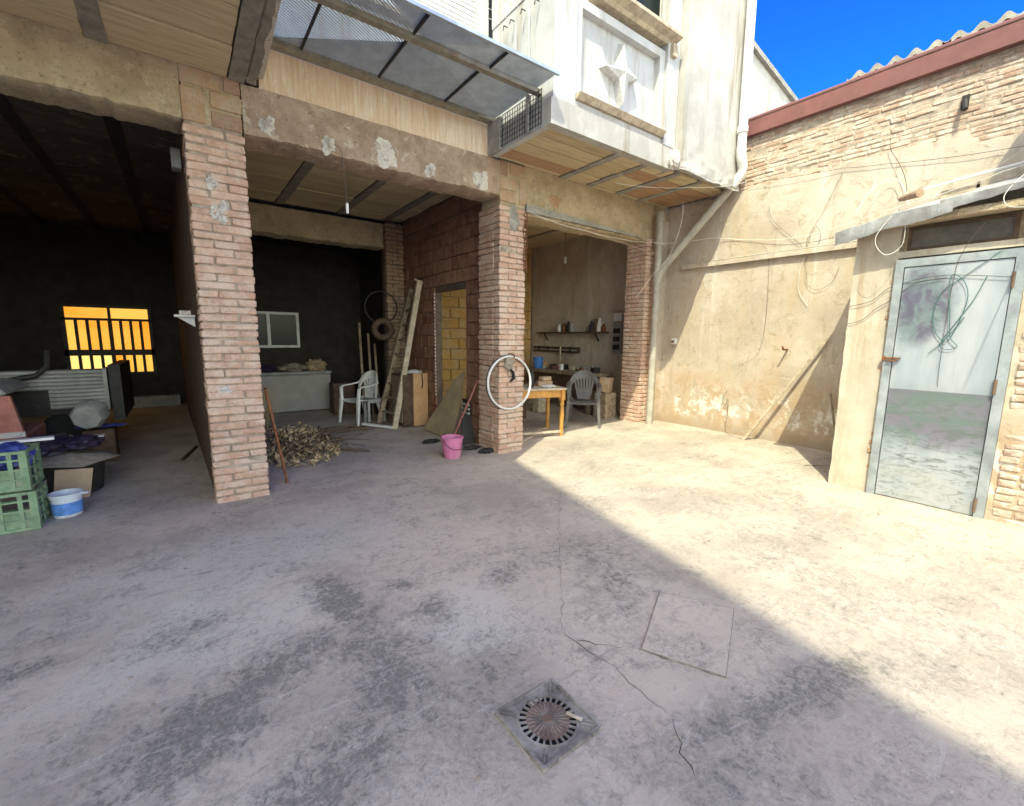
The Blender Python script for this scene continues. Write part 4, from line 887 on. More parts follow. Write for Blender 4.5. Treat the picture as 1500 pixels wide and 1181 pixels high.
# ---------------------------------------------------------------- furniture: monobloc chairs
def chair(name, label, mat, x, y, deg):
    t = thing(name, label, 'chair', (0, 0, 0), 'plastic garden chairs')
    seat = MB(); n = 8; vs = []
    for i in range(n+1):
        for j in range(n+1):
            u = i/n-.5; v = j/n-.5; vs.append((u*(.44-.05*(v+.5)), v*.42, .42-.012*math.cos(u*3)*1.2-(.02*(v+.5))-(.02 if j == 0 else 0)))
    q = n+1; fs = [(i*q+j, (i+1)*q+j, (i+1)*q+j+1, i*q+j+1) for i in range(n) for j in range(n)]
    nn = len(vs); vs += [(v[0], v[1], v[2]-.014) for v in vs]; fs += [tuple(k_+nn for k_ in f[::-1]) for f in fs]
    per = [i*q for i in range(q)]+[n*q+j for j in range(1, q)]+[i*q+n for i in range(n-1, -1, -1)]+[j for j in range(n-1, 0, -1)]
    fs += [(per[k_], per[(k_+1) % len(per)], nn+per[(k_+1) % len(per)], nn+per[k_]) for k_ in range(len(per))]
    seat.add(vs, fs, True).build('seat', mat, t, ang=50)
    def bk(u, h):     # point on the backrest: u across, h up 0..1
        return Vector((u, .19+.10*h-.10*(abs(u)/.24)**2*(.4+.6*h), .42+.45*h))
    pts = []
    for i in range(25):
        t_ = math.pi*i/24; u = -.235*math.cos(t_); h = .30+.70*math.sin(t_)**.75; pts.append(bk(u, h))
    pts = [bk(-.225, .02), bk(-.235, .16)]+pts+[bk(.235, .16), bk(.225, .02)]
    m = MB()
    for i in range(len(pts)-1): m.bar(pts[i], pts[i+1], .05, .016, (0, 1, 0))
    m.build('back_frame', mat, t)
    MB().bar(bk(-.19, .97-.13), bk(.19, .97-.13), .10, .014, (0, 1, 0))
    top_ = MB(); vs = []; n = 14
    for i in range(n+1):
        u = -.22+.44*i/n; hh = .30+.70*max(0, 1-(u/.235)**2)**.375
        for h in (max(.30, hh-.26+.05*abs(u)/.2), hh-.02):
            vs += [bk(u, h)+Vector((0, -.005, 0)), bk(u, h)+Vector((0, .007, 0))]
    fs = []
    for i in range(n):
        a_ = i*4; b_ = a_+4; fs += [(a_, b_, b_+2, a_+2), (a_+1, a_+3, b_+3, b_+1), (a_, a_+1, b_+1, b_), (a_+2, b_+2, b_+3, a_+3)]
    top_.add(vs, fs, True).build('back_panel', mat, t, ang=60)
    for i, u in enumerate((-.16, -.107, -.054, 0, .054, .107, .16)):
        m = MB(); P = [bk(u*(.55+.45*min(1, h*1.35)), h) for h in (-.02, .2, .4, .6, .78)]
        for a_, b_ in zip(P, P[1:]): m.bar(a_, b_, .034, .012, (0, 1, 0))
        m.build('back_slat', mat, t)
    for sg in (-1, 1):
        m = MB(); P = [(sg*.25, -.20, .60), (sg*.265, -.15, .645), (sg*.265, 0, .655), (sg*.255, .12, .67), (sg*.235, .20, .70)]
        for a_, b_ in zip(P, P[1:]): m.bar(a_, b_, .05, .02)
        m.build('armrest', mat, t)
        m = MB(); m.bar((sg*.255, -.19, .62), (sg*.235, -.20, .40), .03, .05); m.build('arm_support', mat, t)
        MB().bar((sg*.235, -.20, .43), (sg*.265, -.245, 0), .055, .05, w2=.035, h2=.03).build('leg', mat, t)
        MB().bar((sg*.20, .19, .42), (sg*.24, .30, 0), .055, .05, w2=.035, h2=.03).build('leg', mat, t)
    t.location = (x, y, fz(x)); turn(t, deg); return t
chair('plastic_chair', 'dark grey plastic armchair half in sun beside the table', 'plastic_grey', 5.27, 5.12, -46)
chair('plastic_chair', 'white plastic armchair standing in the shade of the middle bay', 'plastic_white', 2.43, 7.75, -72)

# table
tb = thing('wooden_table', 'orange wooden table with turned legs under the right bay', 'table', (4.2, 5.15, .03))
A_ = Vector((4.57, 4.79)); U = Vector((-.956, .294)); V = Vector((.294, .956))
def tp(a_, b_, z): p_ = A_+U*a_+V*b_; return (p_.x, p_.y, z)
m = MB(); m.prism([(0, 0), (.95, 0), (.95, .62), (0, .62)], .735, .765, lambda p, d: tp(p[0], p[1], d)); m.build('tabletop', 'wood_pale', tb, .004)
m = MB()
for a_, b_, c_, d_ in ((.05, .05, .90, .05), (.05, .57, .90, .57), (.05, .05, .05, .57), (.90, .05, .90, .57)): m.bar(tp(a_, b_, .68), tp(c_, d_, .68), .022, .11)
m.build('apron', 'wood_orange', tb)
for a_, b_ in ((.05, .05), (.90, .05), (.05, .57), (.90, .57)):
    p_ = tp(a_, b_, .02); pr = [(.03, 0), (.035, .05), (.03, .12), (.034, .16), (.024, .2), (.033, .24), (.036, .34), (.03, .44), (.024, .46), (.034, .48), (.034, .50), (.026, .52), (.032, .56)]
    MB().lathe(pr, (p_[0], p_[1], .03), 14).box(p_[0]-.034, p_[0]+.034, p_[1]-.034, p_[1]+.034, .58, .735).build('leg', 'wood_orange', tb)
MB().bar(tp(.02, .05, .1), tp(.9, .05, .1), .05, .03).build('stretcher', 'wood_pale', tb)
bk_ = solo(MB().obox((4.47, 5.2, .805), (.24, .12, .075), (0, 0, -.3)), 'hollow_brick', 'brick_clay', 'loose orange brick lying on the wooden table', 'brick', bevel=.006)
solo(MB().obox((4.49, 5.2, .878), (.18, .11, .06), (0, 0, .1)), 'clay_tile', 'brick_clay', 'clay tile set on top of the loose brick', 'tile', bevel=.006)
solo(MB().lathe([(0, 0), (.045, 0), (.045, .18), (.02, .22), (.02, .25), (0, .25)], (4.22, 5.2, .766), 14), 'dark_jar', 'iron_dark', 'small black jar on the table next to the pillar', 'jar')
solo(MB().blob((4.38, 5.0, .785), (.13, .09, .02), 3, .4, 4, 3, .018), 'paper_scrap', 'plastic_white', 'crumpled white paper on the table edge', 'paper')

# rim on the pillar
rm = thing('bicycle_rim', 'pale bicycle rim hung on the front of the middle pillar', 'bicycle rim', (3.325, 4.52, .58))
MB().ring((3.325, 4.535, .93), .335, .013, (0, 1, -.05), 56, 8, 1.3).build('rim', 'plastic_white', rm)
MB().ring((3.325, 4.552, .93), .347, .008, (0, 1, -.05), 56, 8).build('tyre_bead', 'rubber', rm)
sp = MB().tube([(3.36, 4.62, 1.30), (3.36, 4.50, 1.29), (3.36, 4.49, 1.25)], .008, 6)
solo(sp, 'iron_hook', 'rust', 'bent hook holding the bicycle rim on the pillar', 'hook')
solo(MB().blob((3.33, 4.57, 1.18), (.07, .035, .10), 3, .5, 4, 6), 'cloth_rag', 'sack', 'grey rag tied at the top of the bicycle rim', 'rag')
solo(MB().tube([(3.35, 4.57, 1.10), (3.40, 4.565, 1.06), (3.41, 4.565, .98), (3.36, 4.57, .94)], [.012, .02, .02, .012], 8), 'rubber_piece', 'rubber', 'curved black rubber piece inside the bicycle rim', 'rubber piece')
ch = thing('iron_chain', 'rusty chain hanging down the edge of the middle pillar', 'chain', (3.6, 4.57, 2.3))
for i in range(16): MB().ring((3.575+.01*math.sin(i), 4.575, 3.02-i*.045), .024, .006, ((1, .2, 0) if i % 2 else (.2, 1, 0)), 14, 5).build('link', 'rust', ch)

# ---------------------------------------------------------------- middle bay contents
ld = thing('wooden_ladder', 'old wooden ladder leaning against the dark block wall', 'ladder', (2.7, 7, 0))
ra, rb_, la, lb_ = Vector((2.70, 6.88, 0)), Vector((3.17, 6.82, 2.40)), Vector((2.62, 7.40, 0)), Vector((3.20, 7.22, 2.3))
MB().bar(ra, rb_, .055, .085, (1, 0, 0)).build('rail', 'wood_pale', ld); MB().bar(la, lb_, .05, .08, (1, 0, 0)).build('rail', 'wood_old', ld)
MB().bar(Vector((2.74, 6.98, 0)), Vector((3.12, 7.0, 1.95)), .035, .05, (1, 0, 0)).build('prop_rail', 'wood_old', ld)
for i in range(8): t_ = .1+i*.105; MB().bar(ra.lerp(rb_, t_), la.lerp(lb_, t_), .045, .025).build('rung', 'wood_old', ld)
solo(MB().tube([(3.1, 6.85, 2.42), (3.22, 6.84, 2.36), (3.2, 6.95, 2.3)], .018, 7), 'rope', 'wood_pale', 'knotted rope at the top of the ladder', 'rope')
hoop = solo(MB().ring((2.83, 7.66, 2.0), .27, .012, (.25, 1, 0), 40, 7), 'wire_hoop', 'iron_dark', 'thin dark hoop hung on the rear pillar', 'hoop')
solo(MB().ring((2.84, 7.64, 1.62), .14, .055, (.25, 1, .1), 32, 10), 'old_tyre', 'wood_dark', 'small dusty tyre hanging below the hoop on the rear pillar', 'tyre')
cb = thing('wooden_cabinet', 'small cabinet with an orange end panel in front of the ladder foot', 'cabinet', (3.1, 7, 0))
MB().box(2.84, 3.26, 6.83, 7.3, .03, .88).build('carcass', 'wood_dark', cb)
for i in range(2): MB().box(2.825, 2.84, 6.86, 7.28, .08+i*.40, .45+i*.40).build('drawer_front', 'wood_old', cb)
MB().box(3.01, 3.27, 6.79, 6.825, .02, .90).build('door', 'veneer', cb, .004)
solo(MB().blob((3.1, 6.95, .91), (.13, .1, .04), 3, .4, 3, 8, .025), 'cloth_rag', 'plastic_white', 'white rag lying on top of the cabinet', 'rag')
solo(MB().tube([(3.16, 6.78, .9), (3.17, 6.77, .72), (3.15, 6.77, .65)], .009, 6), 'string', 'wood_dark', 'short string hanging down the orange cabinet panel', 'string')
cd = MB(); vs = []; n = 12
for i in range(n+1):
    t_ = i/n; zt_ = 1.0*t_
    for y in (6.50, 5.60):
        lim = 1.0 if y < 6 else .82
        vs.append((3.04+.22*math.sin(t_*1.45)+(0 if y > 6 else .02), y-(.62*t_**1.3 if y > 6 else .0), .02+lim*t_))
m = MB(); fs = [(2*i, 2*i+1, 2*i+3, 2*i+2) for i in range(n)]; nn = len(vs); vs += [(v[0]+.006, v[1], v[2]) for v in vs]; fs += [tuple(k_+nn for k_ in f) for f in fs]
solo(m.add(vs, fs, True), 'hardboard_sheet', 'ply', 'bent hardboard sheet leaning in the doorway', 'board')
bu = thing('plastic_bucket', 'pink plastic bucket with a wire handle on the yard floor', 'bucket', (2.63, 4.80, 0), 'plastic buckets')
MB().lathe([(0, .006), (.098, .006), (.102, 0), (.105, .01), (.135, .25), (.145, .252), (.145, .265), (.134, .267), (.128, .25), (.1, .016), (0, .016)], (2.63, 4.80, 0), 30).build('body', 'plastic_pink', bu)
hp = [(2.63+.143*math.cos(t_), 4.80-.04-.105*math.sin(t_), .245-.12*math.sin(t_)) for t_ in [math.pi*i/14 for i in range(15)]]
MB().tube(hp, .004, 6).build('handle', 'iron_dark', bu)
solo(MB().prism([(3.02, .02), (3.24, .02), (3.2, .42), (3.06, .40)], 5.22, 5.235, lambda p, d: (p[0], d+(p[1])*.2, p[1])), 'metal_plate', 'iron_dark', 'dark plate leaning behind the pink bucket', 'plate')
br_ = thing('hand_brush', 'long-handled brush leaning against the block wall by the bucket', 'brush', (3.1, 5.4, 0))
MB().tube([(2.98, 5.38, .12), (3.27, 5.15, 1.0)], .014, 8).build('handle', 'dusty_red', br_); MB().obox((2.96, 5.4, .07), (.28, .07, .1), (0, .2, -.6)).build('head', 'wood_dark', br_)
gr = thing('wire_rack', 'grey ribbed rack standing against the wall near the bucket', 'rack', (3.2, 5.35, 0))
for i in range(9): MB().box(3.16, 3.19, 5.3, 5.5, .06+i*.06, .09+i*.06).build('rib', 'dust_metal', gr)
MB().box(3.19, 3.21, 5.3, 5.5, .0, .62).build('panel', 'iron_dark', gr)
for i, (x, y, s_) in enumerate(((3.05, 5.02, 3), (3.12, 4.75, 5), (2.75, 5.65, 7))):
    solo(MB().blob((x, y, .02), (.13, .06, .035), 3, .5, 3, s_, .02), 'debris_clump', 'iron_dark', ['black scrap heap at the corner of the middle pillar', 'small black scrap in front of the middle pillar', 'dark scrap on the floor behind the pink bucket'][i], 'scrap', 'scraps on the floor')
solo(MB().bar((2.33, 7.32, .05), (2.66, 6.86, .03), .07, .035), 'white_batten', 'plastic_white', 'white batten lying on the floor at the ladder foot', 'batten')
solo(MB().bar((.60, 4.74, 1.0), (.765, 4.92, .0), .075, .02, (1, 0, 0)), 'wooden_plank', 'rust', 'reddish plank leaning on the nearest pillar', 'plank')
ct = thing('chest_freezer', 'grubby white chest against the dark back wall under the window', 'chest', (1.8, 9.6, 0))
MB().box(.95, 2.38, 9.4, 10.1, .02, .74).build('body', 'chest_white', ct, .02); MB().box(.93, 2.40, 9.38, 10.12, .745, .80).build('lid', 'grey_paint', ct, .015)
for i, (x, y, sx_, sz, mt, lb) in enumerate(((1.2, 9.6, .25, .1, 'bag_dark', 'dark bundle on the left of the chest lid'), (1.75, 9.7, .3, .09, 'sack', 'grey sack on the middle of the chest lid'), (2.15, 9.65, .2, .14, 'cardboard', 'cardboard heap on the right of the chest lid'))):
    solo(MB().blob((x, y, .80+sz*.6), (sx_, .2, sz), 3, .4, 2.6, i+20, sz*.6), 'bundle', mt, lb, 'bundle', 'bundles on the chest')
mw = thing('sliding_window', 'white framed sliding window in the dark back wall', 'window', (1.6, 10.15, 1.24))
W0, W1, Z0, Z1 = .85, 1.985, 1.25, 1.965
MB().box(W0, W1, 10.13, 10.19, Z0, Z0+.05).box(W0, W1, 10.13, 10.19, Z1-.05, Z1).box(W0, W0+.05, 10.13, 10.19, Z0+.05, Z1-.05).box(W1-.055, W1, 10.13, 10.19, Z0+.05, Z1-.05).box(1.39, 1.45, 10.125, 10.185, Z0+.05, Z1-.05).build('frame', 'plastic_white', mw)
MB().box(W0+.05, 1.39, 10.165, 10.175, Z0+.05, Z1-.05).build('pane', 'glass', mw); MB().box(1.45, W1-.055, 10.15, 10.16, Z0+.05, Z1-.05).build('pane', 'glass', mw)
# dry cuttings: leaves and twigs
lv = MB(); tw = MB(); random.seed(11)
for i in range(1900):
    a_ = random.uniform(0, 2*math.pi); r_ = random.random()**.6; x = 1.05+.56*r_*math.cos(a_); y = 6.15+.8*r_*math.sin(a_)
    if x < .6: x = .6+random.random()*.3
    hm = .29*max(0, 1-r_**1.6)+.07; z = random.uniform(.1, 1)*hm*(1+.4*nz(x, y, 0, 3))
    L = random.choice((.014, .02, .03, .045))*random.uniform(.7, 1.3); w = L*random.uniform(.35, .6); m_ = Euler((random.uniform(-1.3, 1.3), random.uniform(-1.3, 1.3), random.uniform(0, 6.3))).to_matrix(); b_ = random.uniform(.1, .5)*w
    lv.add([Vector((x, y, z+.01))+m_ @ Vector(p) for p in ((-L, 0, 0), (-.2*L, w, b_), (L, 0, .2*L), (-.2*L, -w, b_), (.1*L, 0, -b_*.4))], [(0, 4, 1), (1, 4, 2), (2, 4, 3), (3, 4, 0)])
for i in range(170):
    a_ = random.uniform(0, 6.28); x = 1.05+random.uniform(-.4, .5); y = 6.3+random.uniform(-.6, .5); L = random.uniform(.2, .55); z = random.uniform(.02, .2)
    tw.tube([(max(.62, x), y, z), (max(.62, x+L*.5*math.cos(a_)), y+L*.5*math.sin(a_), z+random.uniform(-.0, .1)), (max(.62, x+L*math.cos(a_)), y+L*math.sin(a_), max(.01, z+random.uniform(-.15, .1)))], [.009, .007, .004], 5)
lp = thing('leaf_pile', 'heap of dry brown cuttings and leaves behind the nearest pillar', 'leaf pile', (1.2, 6.3, 0), kind='stuff')
tag(lv.build('dry_leaves', 'leaf_dry', lp), kind='stuff'); tag(tw.build('twigs', 'twig', lp), kind='stuff')
fb = MB(); random.seed(5)
for i in range(60):
    x = .80+random.uniform(-.12, .12); y = 7.3+random.uniform(-.2, .2); a_ = random.uniform(-.5, .9); L = random.uniform(.5, .8)
    fb.tube([(x, y, .02), (x+.1*a_, y, L*.6), (x+.4*a_, y-.05, L)], [.006, .005, .002], 4, False)
solo(fb, 'reed_bundle', 'fibre', 'bundle of dry reeds standing behind the leaf pile', 'reeds')
solo(MB().tube([(1.5, 5.95, .02), (1.75, 5.72, .03), (1.85, 5.6, .02)], [.018, .014, .01], 6), 'branch', 'twig', 'dark branch end sticking out of the leaf pile', 'branch')
bkb = MB()
for i in range(14):
    x = 1.75+random.uniform(-.3, .6); y = 7.05+random.uniform(-.25, .35); bkb.tube([(x, y, .02), (x+.25, y+.05, .035), (x+.5, y+.15*random.uniform(-1, 1), .02)], .012, 5)
tag(solo(bkb, 'twig_litter', 'twig', 'dark twigs scattered below the white chair', 'twigs'), kind='stuff')
for i, (x, y, sx_, sy_, h, mt, lb) in enumerate(((2.9, 8.6, .3, .3, .8, 'iron_dark', 'black drum in the shadow behind the white chair'), (2.45, 8.9, .25, .2, .6, 'wood_dark', 'dark wooden box behind the white chair'))):
    (solo(MB().lathe([(0, 0), (.2, 0), (.21, .05), (.2, h*.5), (.21, h-.05), (.2, h), (0, h)], (x, y, 0), 20), 'oil_drum', mt, lb, 'drum') if i == 0 else solo(MB().box(x-.2, x+.2, y-.15, y+.15, 0, h), 'storage_box', mt, lb, 'box', bevel=.01))
for i, x in enumerate((2.62, 2.78, 2.9)):
    solo(MB().bar((x, 8.1, 0), (x+.12, 8.6, 1.75-.2*i), .04, .03), 'leaning_pole', 'wood_old', ['leftmost pole leaning in the dark corner behind the ladder', 'middle pole leaning in the dark corner behind the ladder', 'rightmost pole leaning in the dark corner behind the ladder'][i], 'pole', 'poles in the dark corner')
stl = thing('small_stool', 'low dusty stool standing under the ladder', 'stool', (2.5, 7.2, 0))
MB().box(2.48, 2.80, 7.5, 7.75, .36, .42).build('seat', 'grey_paint', stl)
for x in (2.5, 2.77):
    for y in (7.52, 7.72): MB().box(x-.02, x+.02, y-.02, y+.02, 0, .36).build('leg', 'grey_paint', stl)
wire([(1.3, 4.59, 3.28), (1.33, 4.5, 3.2), (1.35, 4.5, 3.0), (1.37, 4.52, 2.75)], .006, 'cable_dark', 'cable end dangling from the crumbling beam')
solo(MB().tube([(1.37, 4.52, 2.75), (1.37, 4.52, 2.66)], .013, 8), 'lamp_holder', 'plastic_white', 'white lamp holder at the end of the beam cable', 'lamp holder')

# ---------------------------------------------------------------- right bay contents
wb = thing('work_bench', 'cluttered dark workbench along the plastered wall of the right bay', 'bench', (6.2, 6.6, 0))
MB().box(5.95, 6.53, 5.6, 7.6, .80, .86).build('top', 'wood_old', wb); MB().box(6.0, 6.5, 5.65, 7.55, .55, .80).build('drawer_case', 'wood_dark', wb)
for x in (6.0, 6.46):
    for y in (5.68, 7.5): MB().box(x-.04, x+.04, y-.04, y+.04, 0.05, .55).build('leg', 'wood_old', wb)
random.seed(3)
nm = ['drill case', 'paint tin', 'oil can', 'tool tray', 'rag bundle', 'wooden block', 'jam jar', 'battery', 'coil of hose', 'spanner roll', 'metal tin', 'glue pot']
mts = ['iron_dark', 'dust_metal', 'rust', 'grey_paint', 'sack', 'wood_pale', 'plastic_white', 'rubber', 'dusty_red', 'wood_dark', 'dust_metal', 'wood_orange']
cl = ['black', 'grey', 'rusty', 'grey', 'brown', 'pale', 'white', 'black', 'red', 'dark', 'silvery', 'orange']
for i in range(12):
    y = 5.72+i*.15; x = 6.1+.3*random.random(); h = random.uniform(.06, .14); nb = nm[i]
    lb = f'{cl[i]} {nb} on the workbench in the right bay'
    if i in (1, 2, 6, 10, 11): m = MB().lathe([(0, 0), (.05, 0), (.05, h), (.04, h+.01), (0, h+.01)], (x, y, .861), 14)
    elif i in (4, 9): m = MB().blob((x, y, .90), (.1, .08, .06), 3, .4, 3, i, .038)
    elif i == 8: m = MB().ring((x, y, .885), .09, .022, (0, 0, 1), 24, 7)
    else: m = MB().obox((x, y, .861+h/2), (.14, .11, h), (0, 0, random.uniform(-.5, .5)))
    solo(m, nb.replace(' ', '_'), mts[i], lb, nb, 'clutter on the workbench')
solo(MB().lathe([(0, 0), (.085, 0), (.11, .22), (.115, .22), (.115, .235), (.1, .235), (.08, .02), (0, .02)], (6.1, 7.3, .861), 20), 'plastic_bucket', 'plastic_blue', 'blue bucket on the far end of the workbench', 'bucket', 'plastic buckets')
ws = thing('wall_shelf', 'narrow dark shelf holding bottles on the plastered wall', 'shelf', (6.45, 6.7, 1.62))
MB().box(6.40, 6.545, 5.75, 7.75, 1.60, 1.63).build('board', 'wood_dark', ws)
for y in (6.0, 7.5): MB().bar((6.54, y, 1.45), (6.42, y, 1.6), .02, .02).build('bracket', 'iron_dark', ws)
its = [(7.05, .055, .16, 'plastic_white', 'white tub'), (6.9, .05, .18, 'rust', 'rusty tin'), (6.78, .05, .22, 'rubber', 'black bottle'), (6.68, .045, .2, 'grey_paint', 'grey bottle'), (6.12, .05, .2, 'bag_dark', 'dark jar'), (6.02, .055, .24, 'wood_dark', 'brown bottle'), (5.92, .06, .26, 'gypsum', 'pale flask'), (5.82, .05, .14, 'rust', 'short rusty can')]
for y, r_, h, mt, lb in its: solo(MB().lathe([(0, 0), (r_, 0), (r_, h*.6), (r_*.5, h*.78), (r_*.5, h), (0, h)], (6.46, y, 1.631), 14), lb.split(' ', 1)[1].replace(' ', '_'), mt, lb+' standing on the narrow wall shelf', 'container', 'containers on the wall shelf')
tr_ = thing('tool_rack', 'dark tool rack board fixed below the wall shelf', 'tool rack', (6.52, 7.2, 1.25))
MB().box(6.50, 6.545, 6.5, 7.95, 1.20, 1.32).build('board', 'wood_dark', tr_); MB().box(6.46, 6.50, 6.55, 7.9, 1.24, 1.265).build('rail', 'dust_metal', tr_)
for y, L in ((7.7, .1), (7.4, .08), (7.0, .3), (6.7, .12)): MB().bar((6.455, y, 1.33), (6.455, y, 1.33-L), .03, .02).build('tool', 'iron_dark' if L < .2 else 'wood_pale', tr_)
fbx = thing('fuse_board', 'wall-mounted electric board beside the pilaster', 'electric board', (6.5, 5.5, 1.2))
MB().box(6.49, 6.545, 5.42, 5.60, 1.22, 1.80).build('board', 'grey_paint', fbx); MB().box(6.45, 6.49, 5.40, 5.58, 1.82, 1.97).build('meter', 'plastic_white', fbx, .006)
for zz in (1.3, 1.45, 1.6): MB().box(6.46, 6.49, 5.44, 5.58, zz, zz+.09).build('fuse', 'iron_dark', fbx)
solo(MB().obox((6.0, 5.3, .69), (.2, .2, .26), (.1, 0, .4)), 'terracotta_block', 'brick_clay', 'orange terracotta block behind the grey chair', 'block', bevel=.01)
solo(MB().box(5.86, 6.14, 5.16, 5.44, .06, .555), 'wooden_crate', 'wood_old', 'wooden crate holding up the terracotta block', 'crate', bevel=.006)
hb_ = thing('hanging_lamp', 'bare lamp holder hanging on a cord in the right bay', 'lamp', (6.0, 6.4, 2.9))
MB().tube([(6.0, 6.44, 3.5), (6.0, 6.44, 3.05)], .005, 5).build('cord', 'cable_dark', hb_); MB().blob((6.0, 6.44, 2.98), (.03, .03, .07), 2, .3, 3, 4).build('bulb', 'plastic_white', hb_)
for i, (x, y, z0_, s_, lb) in enumerate(((4.3, 5.9, 0, .35, 'grey box under the table'), (4.75, 6.3, .02, .4, 'dark box behind the table'), (5.5, 6.5, .08, .3, 'low pale box behind the grey chair'))):
    solo(MB().box(x-s_*.4, x+s_*.4, y-s_*.3, y+s_*.3, z0_, z0_+s_), 'storage_box', ['grey_paint', 'wood_dark', 'wood_pale'][i], lb, 'box', bevel=.008)
solo(MB().bar((3.72, 4.86, .03), (4.62, 5.35, .06), .09, .03), 'loose_board', 'wood_pale', 'pale board lying on the floor under the table', 'board')

# ---------------------------------------------------------------- left bay contents
aw_ = thing('amber_window', 'barred window glowing amber in the shaded back wall', 'window', (-1.14, 12.05, .7))
X0, X1 = -1.77, -.53
fm = MB()
def rowz(a_, b_, n, zs, gap):
    w_ = (b_-a_-gap*(n-1))/n
    return [(a_+i*(w_+gap), a_+i*(w_+gap)+w_, zs[0], zs[1]) for i in range(n)]
panes = [(X0+.0, -1.155, 1.80, 2.0, 'amber'), (-1.12, X1, 1.80, 2.0, 'amber')]
for r_ in rowz(X0, -1.165, 4, (1.18, 1.75), .05): panes.append(r_+('amber',))
for r_ in rowz(-1.10, X1, 4, (1.18, 1.75), .05): panes.append(r_+('amber',))
for r_ in rowz(X0, -1.165, 4, (.72, 1.06), .05): panes.append(r_+('amber_pale',))
for r_ in rowz(-1.10, X1, 4, (.72, 1.06), .05): panes.append(r_+('amber',))
for a_, b_, c_, d_, mt in panes: MB().box(a_, b_, 12.06, 12.07, c_, d_).build('pane', mt, aw_)
fm.box(X0-.06, X1+.06, 12.02, 12.09, 1.752, 1.798).box(X0-.06, X1+.06, 12.02, 12.09, 1.062, 1.178).box(X0-.06, X1+.06, 12.02, 12.09, 2.002, 2.06).box(X0-.06, X1+.06, 12.02, 12.09, .66, .718).box(X0-.06, X0-.002, 12.02, 12.09, .72, 2.0).box(X1+.002, X1+.06, 12.02, 12.09, .72, 2.0)
for a_, b_, c_, d_, mt in panes:
    if b_ < X1-.01: fm.box(b_+.002, min(b_+.048, b_+.062 if b_ < -1.17 else b_+.048), 12.025, 12.085, c_, d_)
fm.build('window_bars', 'iron_dark', aw_)
cr0 = thing('plastic_crate', 'green plastic crate at the bottom of the stack by the left edge', 'crate', (-1.24, 4.92, 0), 'green plastic crates')
def crate_parts(t, x0, x1, y0, y1, z0, z1):
    m = MB(); n = 4
    for k in range(n+1):
        z = z0+(z1-z0)*k/n; hh = .022 if k in (0, n) else .014
        z = min(z, z1-hh); m.box(x0, x1, y0, y0+.014, z, z+hh).box(x0, x1, y1-.014, y1, z, z+hh).box(x0, x0+.014, y0+.014, y1-.014, z, z+hh).box(x1-.014, x1, y0+.014, y1-.014, z, z+hh)
    m.build('rails', 'crate_green', t)
    m = MB()
    for x in (x0, x0+.06, (x0+x1)/2-.06, (x0+x1)/2+.05, x1-.11, x1-.05): m.box(x+.004, x+.03, y0+.003, y0+.012, z0, z1-.005)
    for y in (y0+.03, (y0+y1)/2, y1-.06): m.box(x1-.012, x1-.003, y, y+.03, z0, z1-.005)
    m.box(x1-.045, x1-.002, y0+.002, y0+.045, z0, z1).box(x0+.002, x0+.045, y0+.002, y0+.045, z0, z1).box(x1-.045, x1-.002, y1-.045, y1-.002, z0, z1)
    m.build('posts', 'crate_green', t)
    MB().box(x0+.01, x1-.01, y0+.016, y1-.016, z0+.004, z0+.016).build('base', 'crate_green', t)
    MB().box(x0+.014, x1-.016, y0+.016, y0+.019, z0+.02, z1*.5+z0*.5).build('slat_panel', 'crate_green', t)
crate_parts(cr0, -1.52, -.985, 4.76, 5.10, .005, .305)
cr1 = tree_copy(cr0); cr1.location = (-1.255, 4.925, .318); turn(cr1, -2); cr1['label'] = 'green plastic crate full of odds and ends on top of the stack'
solo(MB().blob((-1.12, 4.92, .56), (.12, .12, .10), 3, .4, 3, 31), 'plastic_bag', 'bag_blue', 'blue plastic bag stuffed in the top crate', 'bag', 'bags by the crates')
solo(MB().lathe([(0, 0), (.09, 0), (.115, .2), (.12, .2), (.12, .215), (.1, .215), (.085, .01), (0, .01)], (-1.32, 4.9, .56), 20), 'white_tub', 'bucket_white', 'white tub sitting in the top crate', 'tub')
solo(MB().obox((-1.05, 5.05, .655), (.30, .06, .02), (.05, .02, .15)), 'white_strip', 'plastic_white', 'white strip of wood lying across the top crate', 'strip')
wbk = thing('paint_bucket', 'dirty white paint bucket with a blue label beside the crates', 'bucket', (-.87, 5.0, 0), 'plastic buckets')
MB().lathe([(0, .004), (.082, .004), (.09, .02), (.099, .17), (.106, .172), (.106, .19), (.108, .2), (.097, .2), (.092, .17), (.084, .03), (0, .03)], (-.87, 5.0, 0), 28).build('body', 'bucket_white', wbk)
MB().lathe([(.0925, .03), (.0985, .13)], (-.87, 5.0, 0), 28).build('label', 'label_blue', wbk); MB().obox((-.755, 4.97, .185), (.06, .03, .012), (0, 0, -.3)).build('lug', 'bucket_white', wbk)
tbk = thing('rubber_tub', 'dark round tub with a torn sack over it behind the paint bucket', 'tub', (-.95, 5.75, 0))
MB().lathe([(0, .01), (.2, .01), (.24, .3), (.255, .3), (.255, .32), (.235, .32), (.19, .03), (0, .03)], (-.93, 5.75, 0), 26).build('body', 'iron_dark', tbk)
solo(MB().prism([(-.13, 0), (.11, 0), (.15, .26), (-.1, .28)], 5.44, 5.46, lambda p, d: (-.9+p[0], d+.1*p[1], p[1]+.01)), 'cardboard_flap', 'cardboard', 'torn cardboard flap standing in front of the dark tub', 'cardboard')
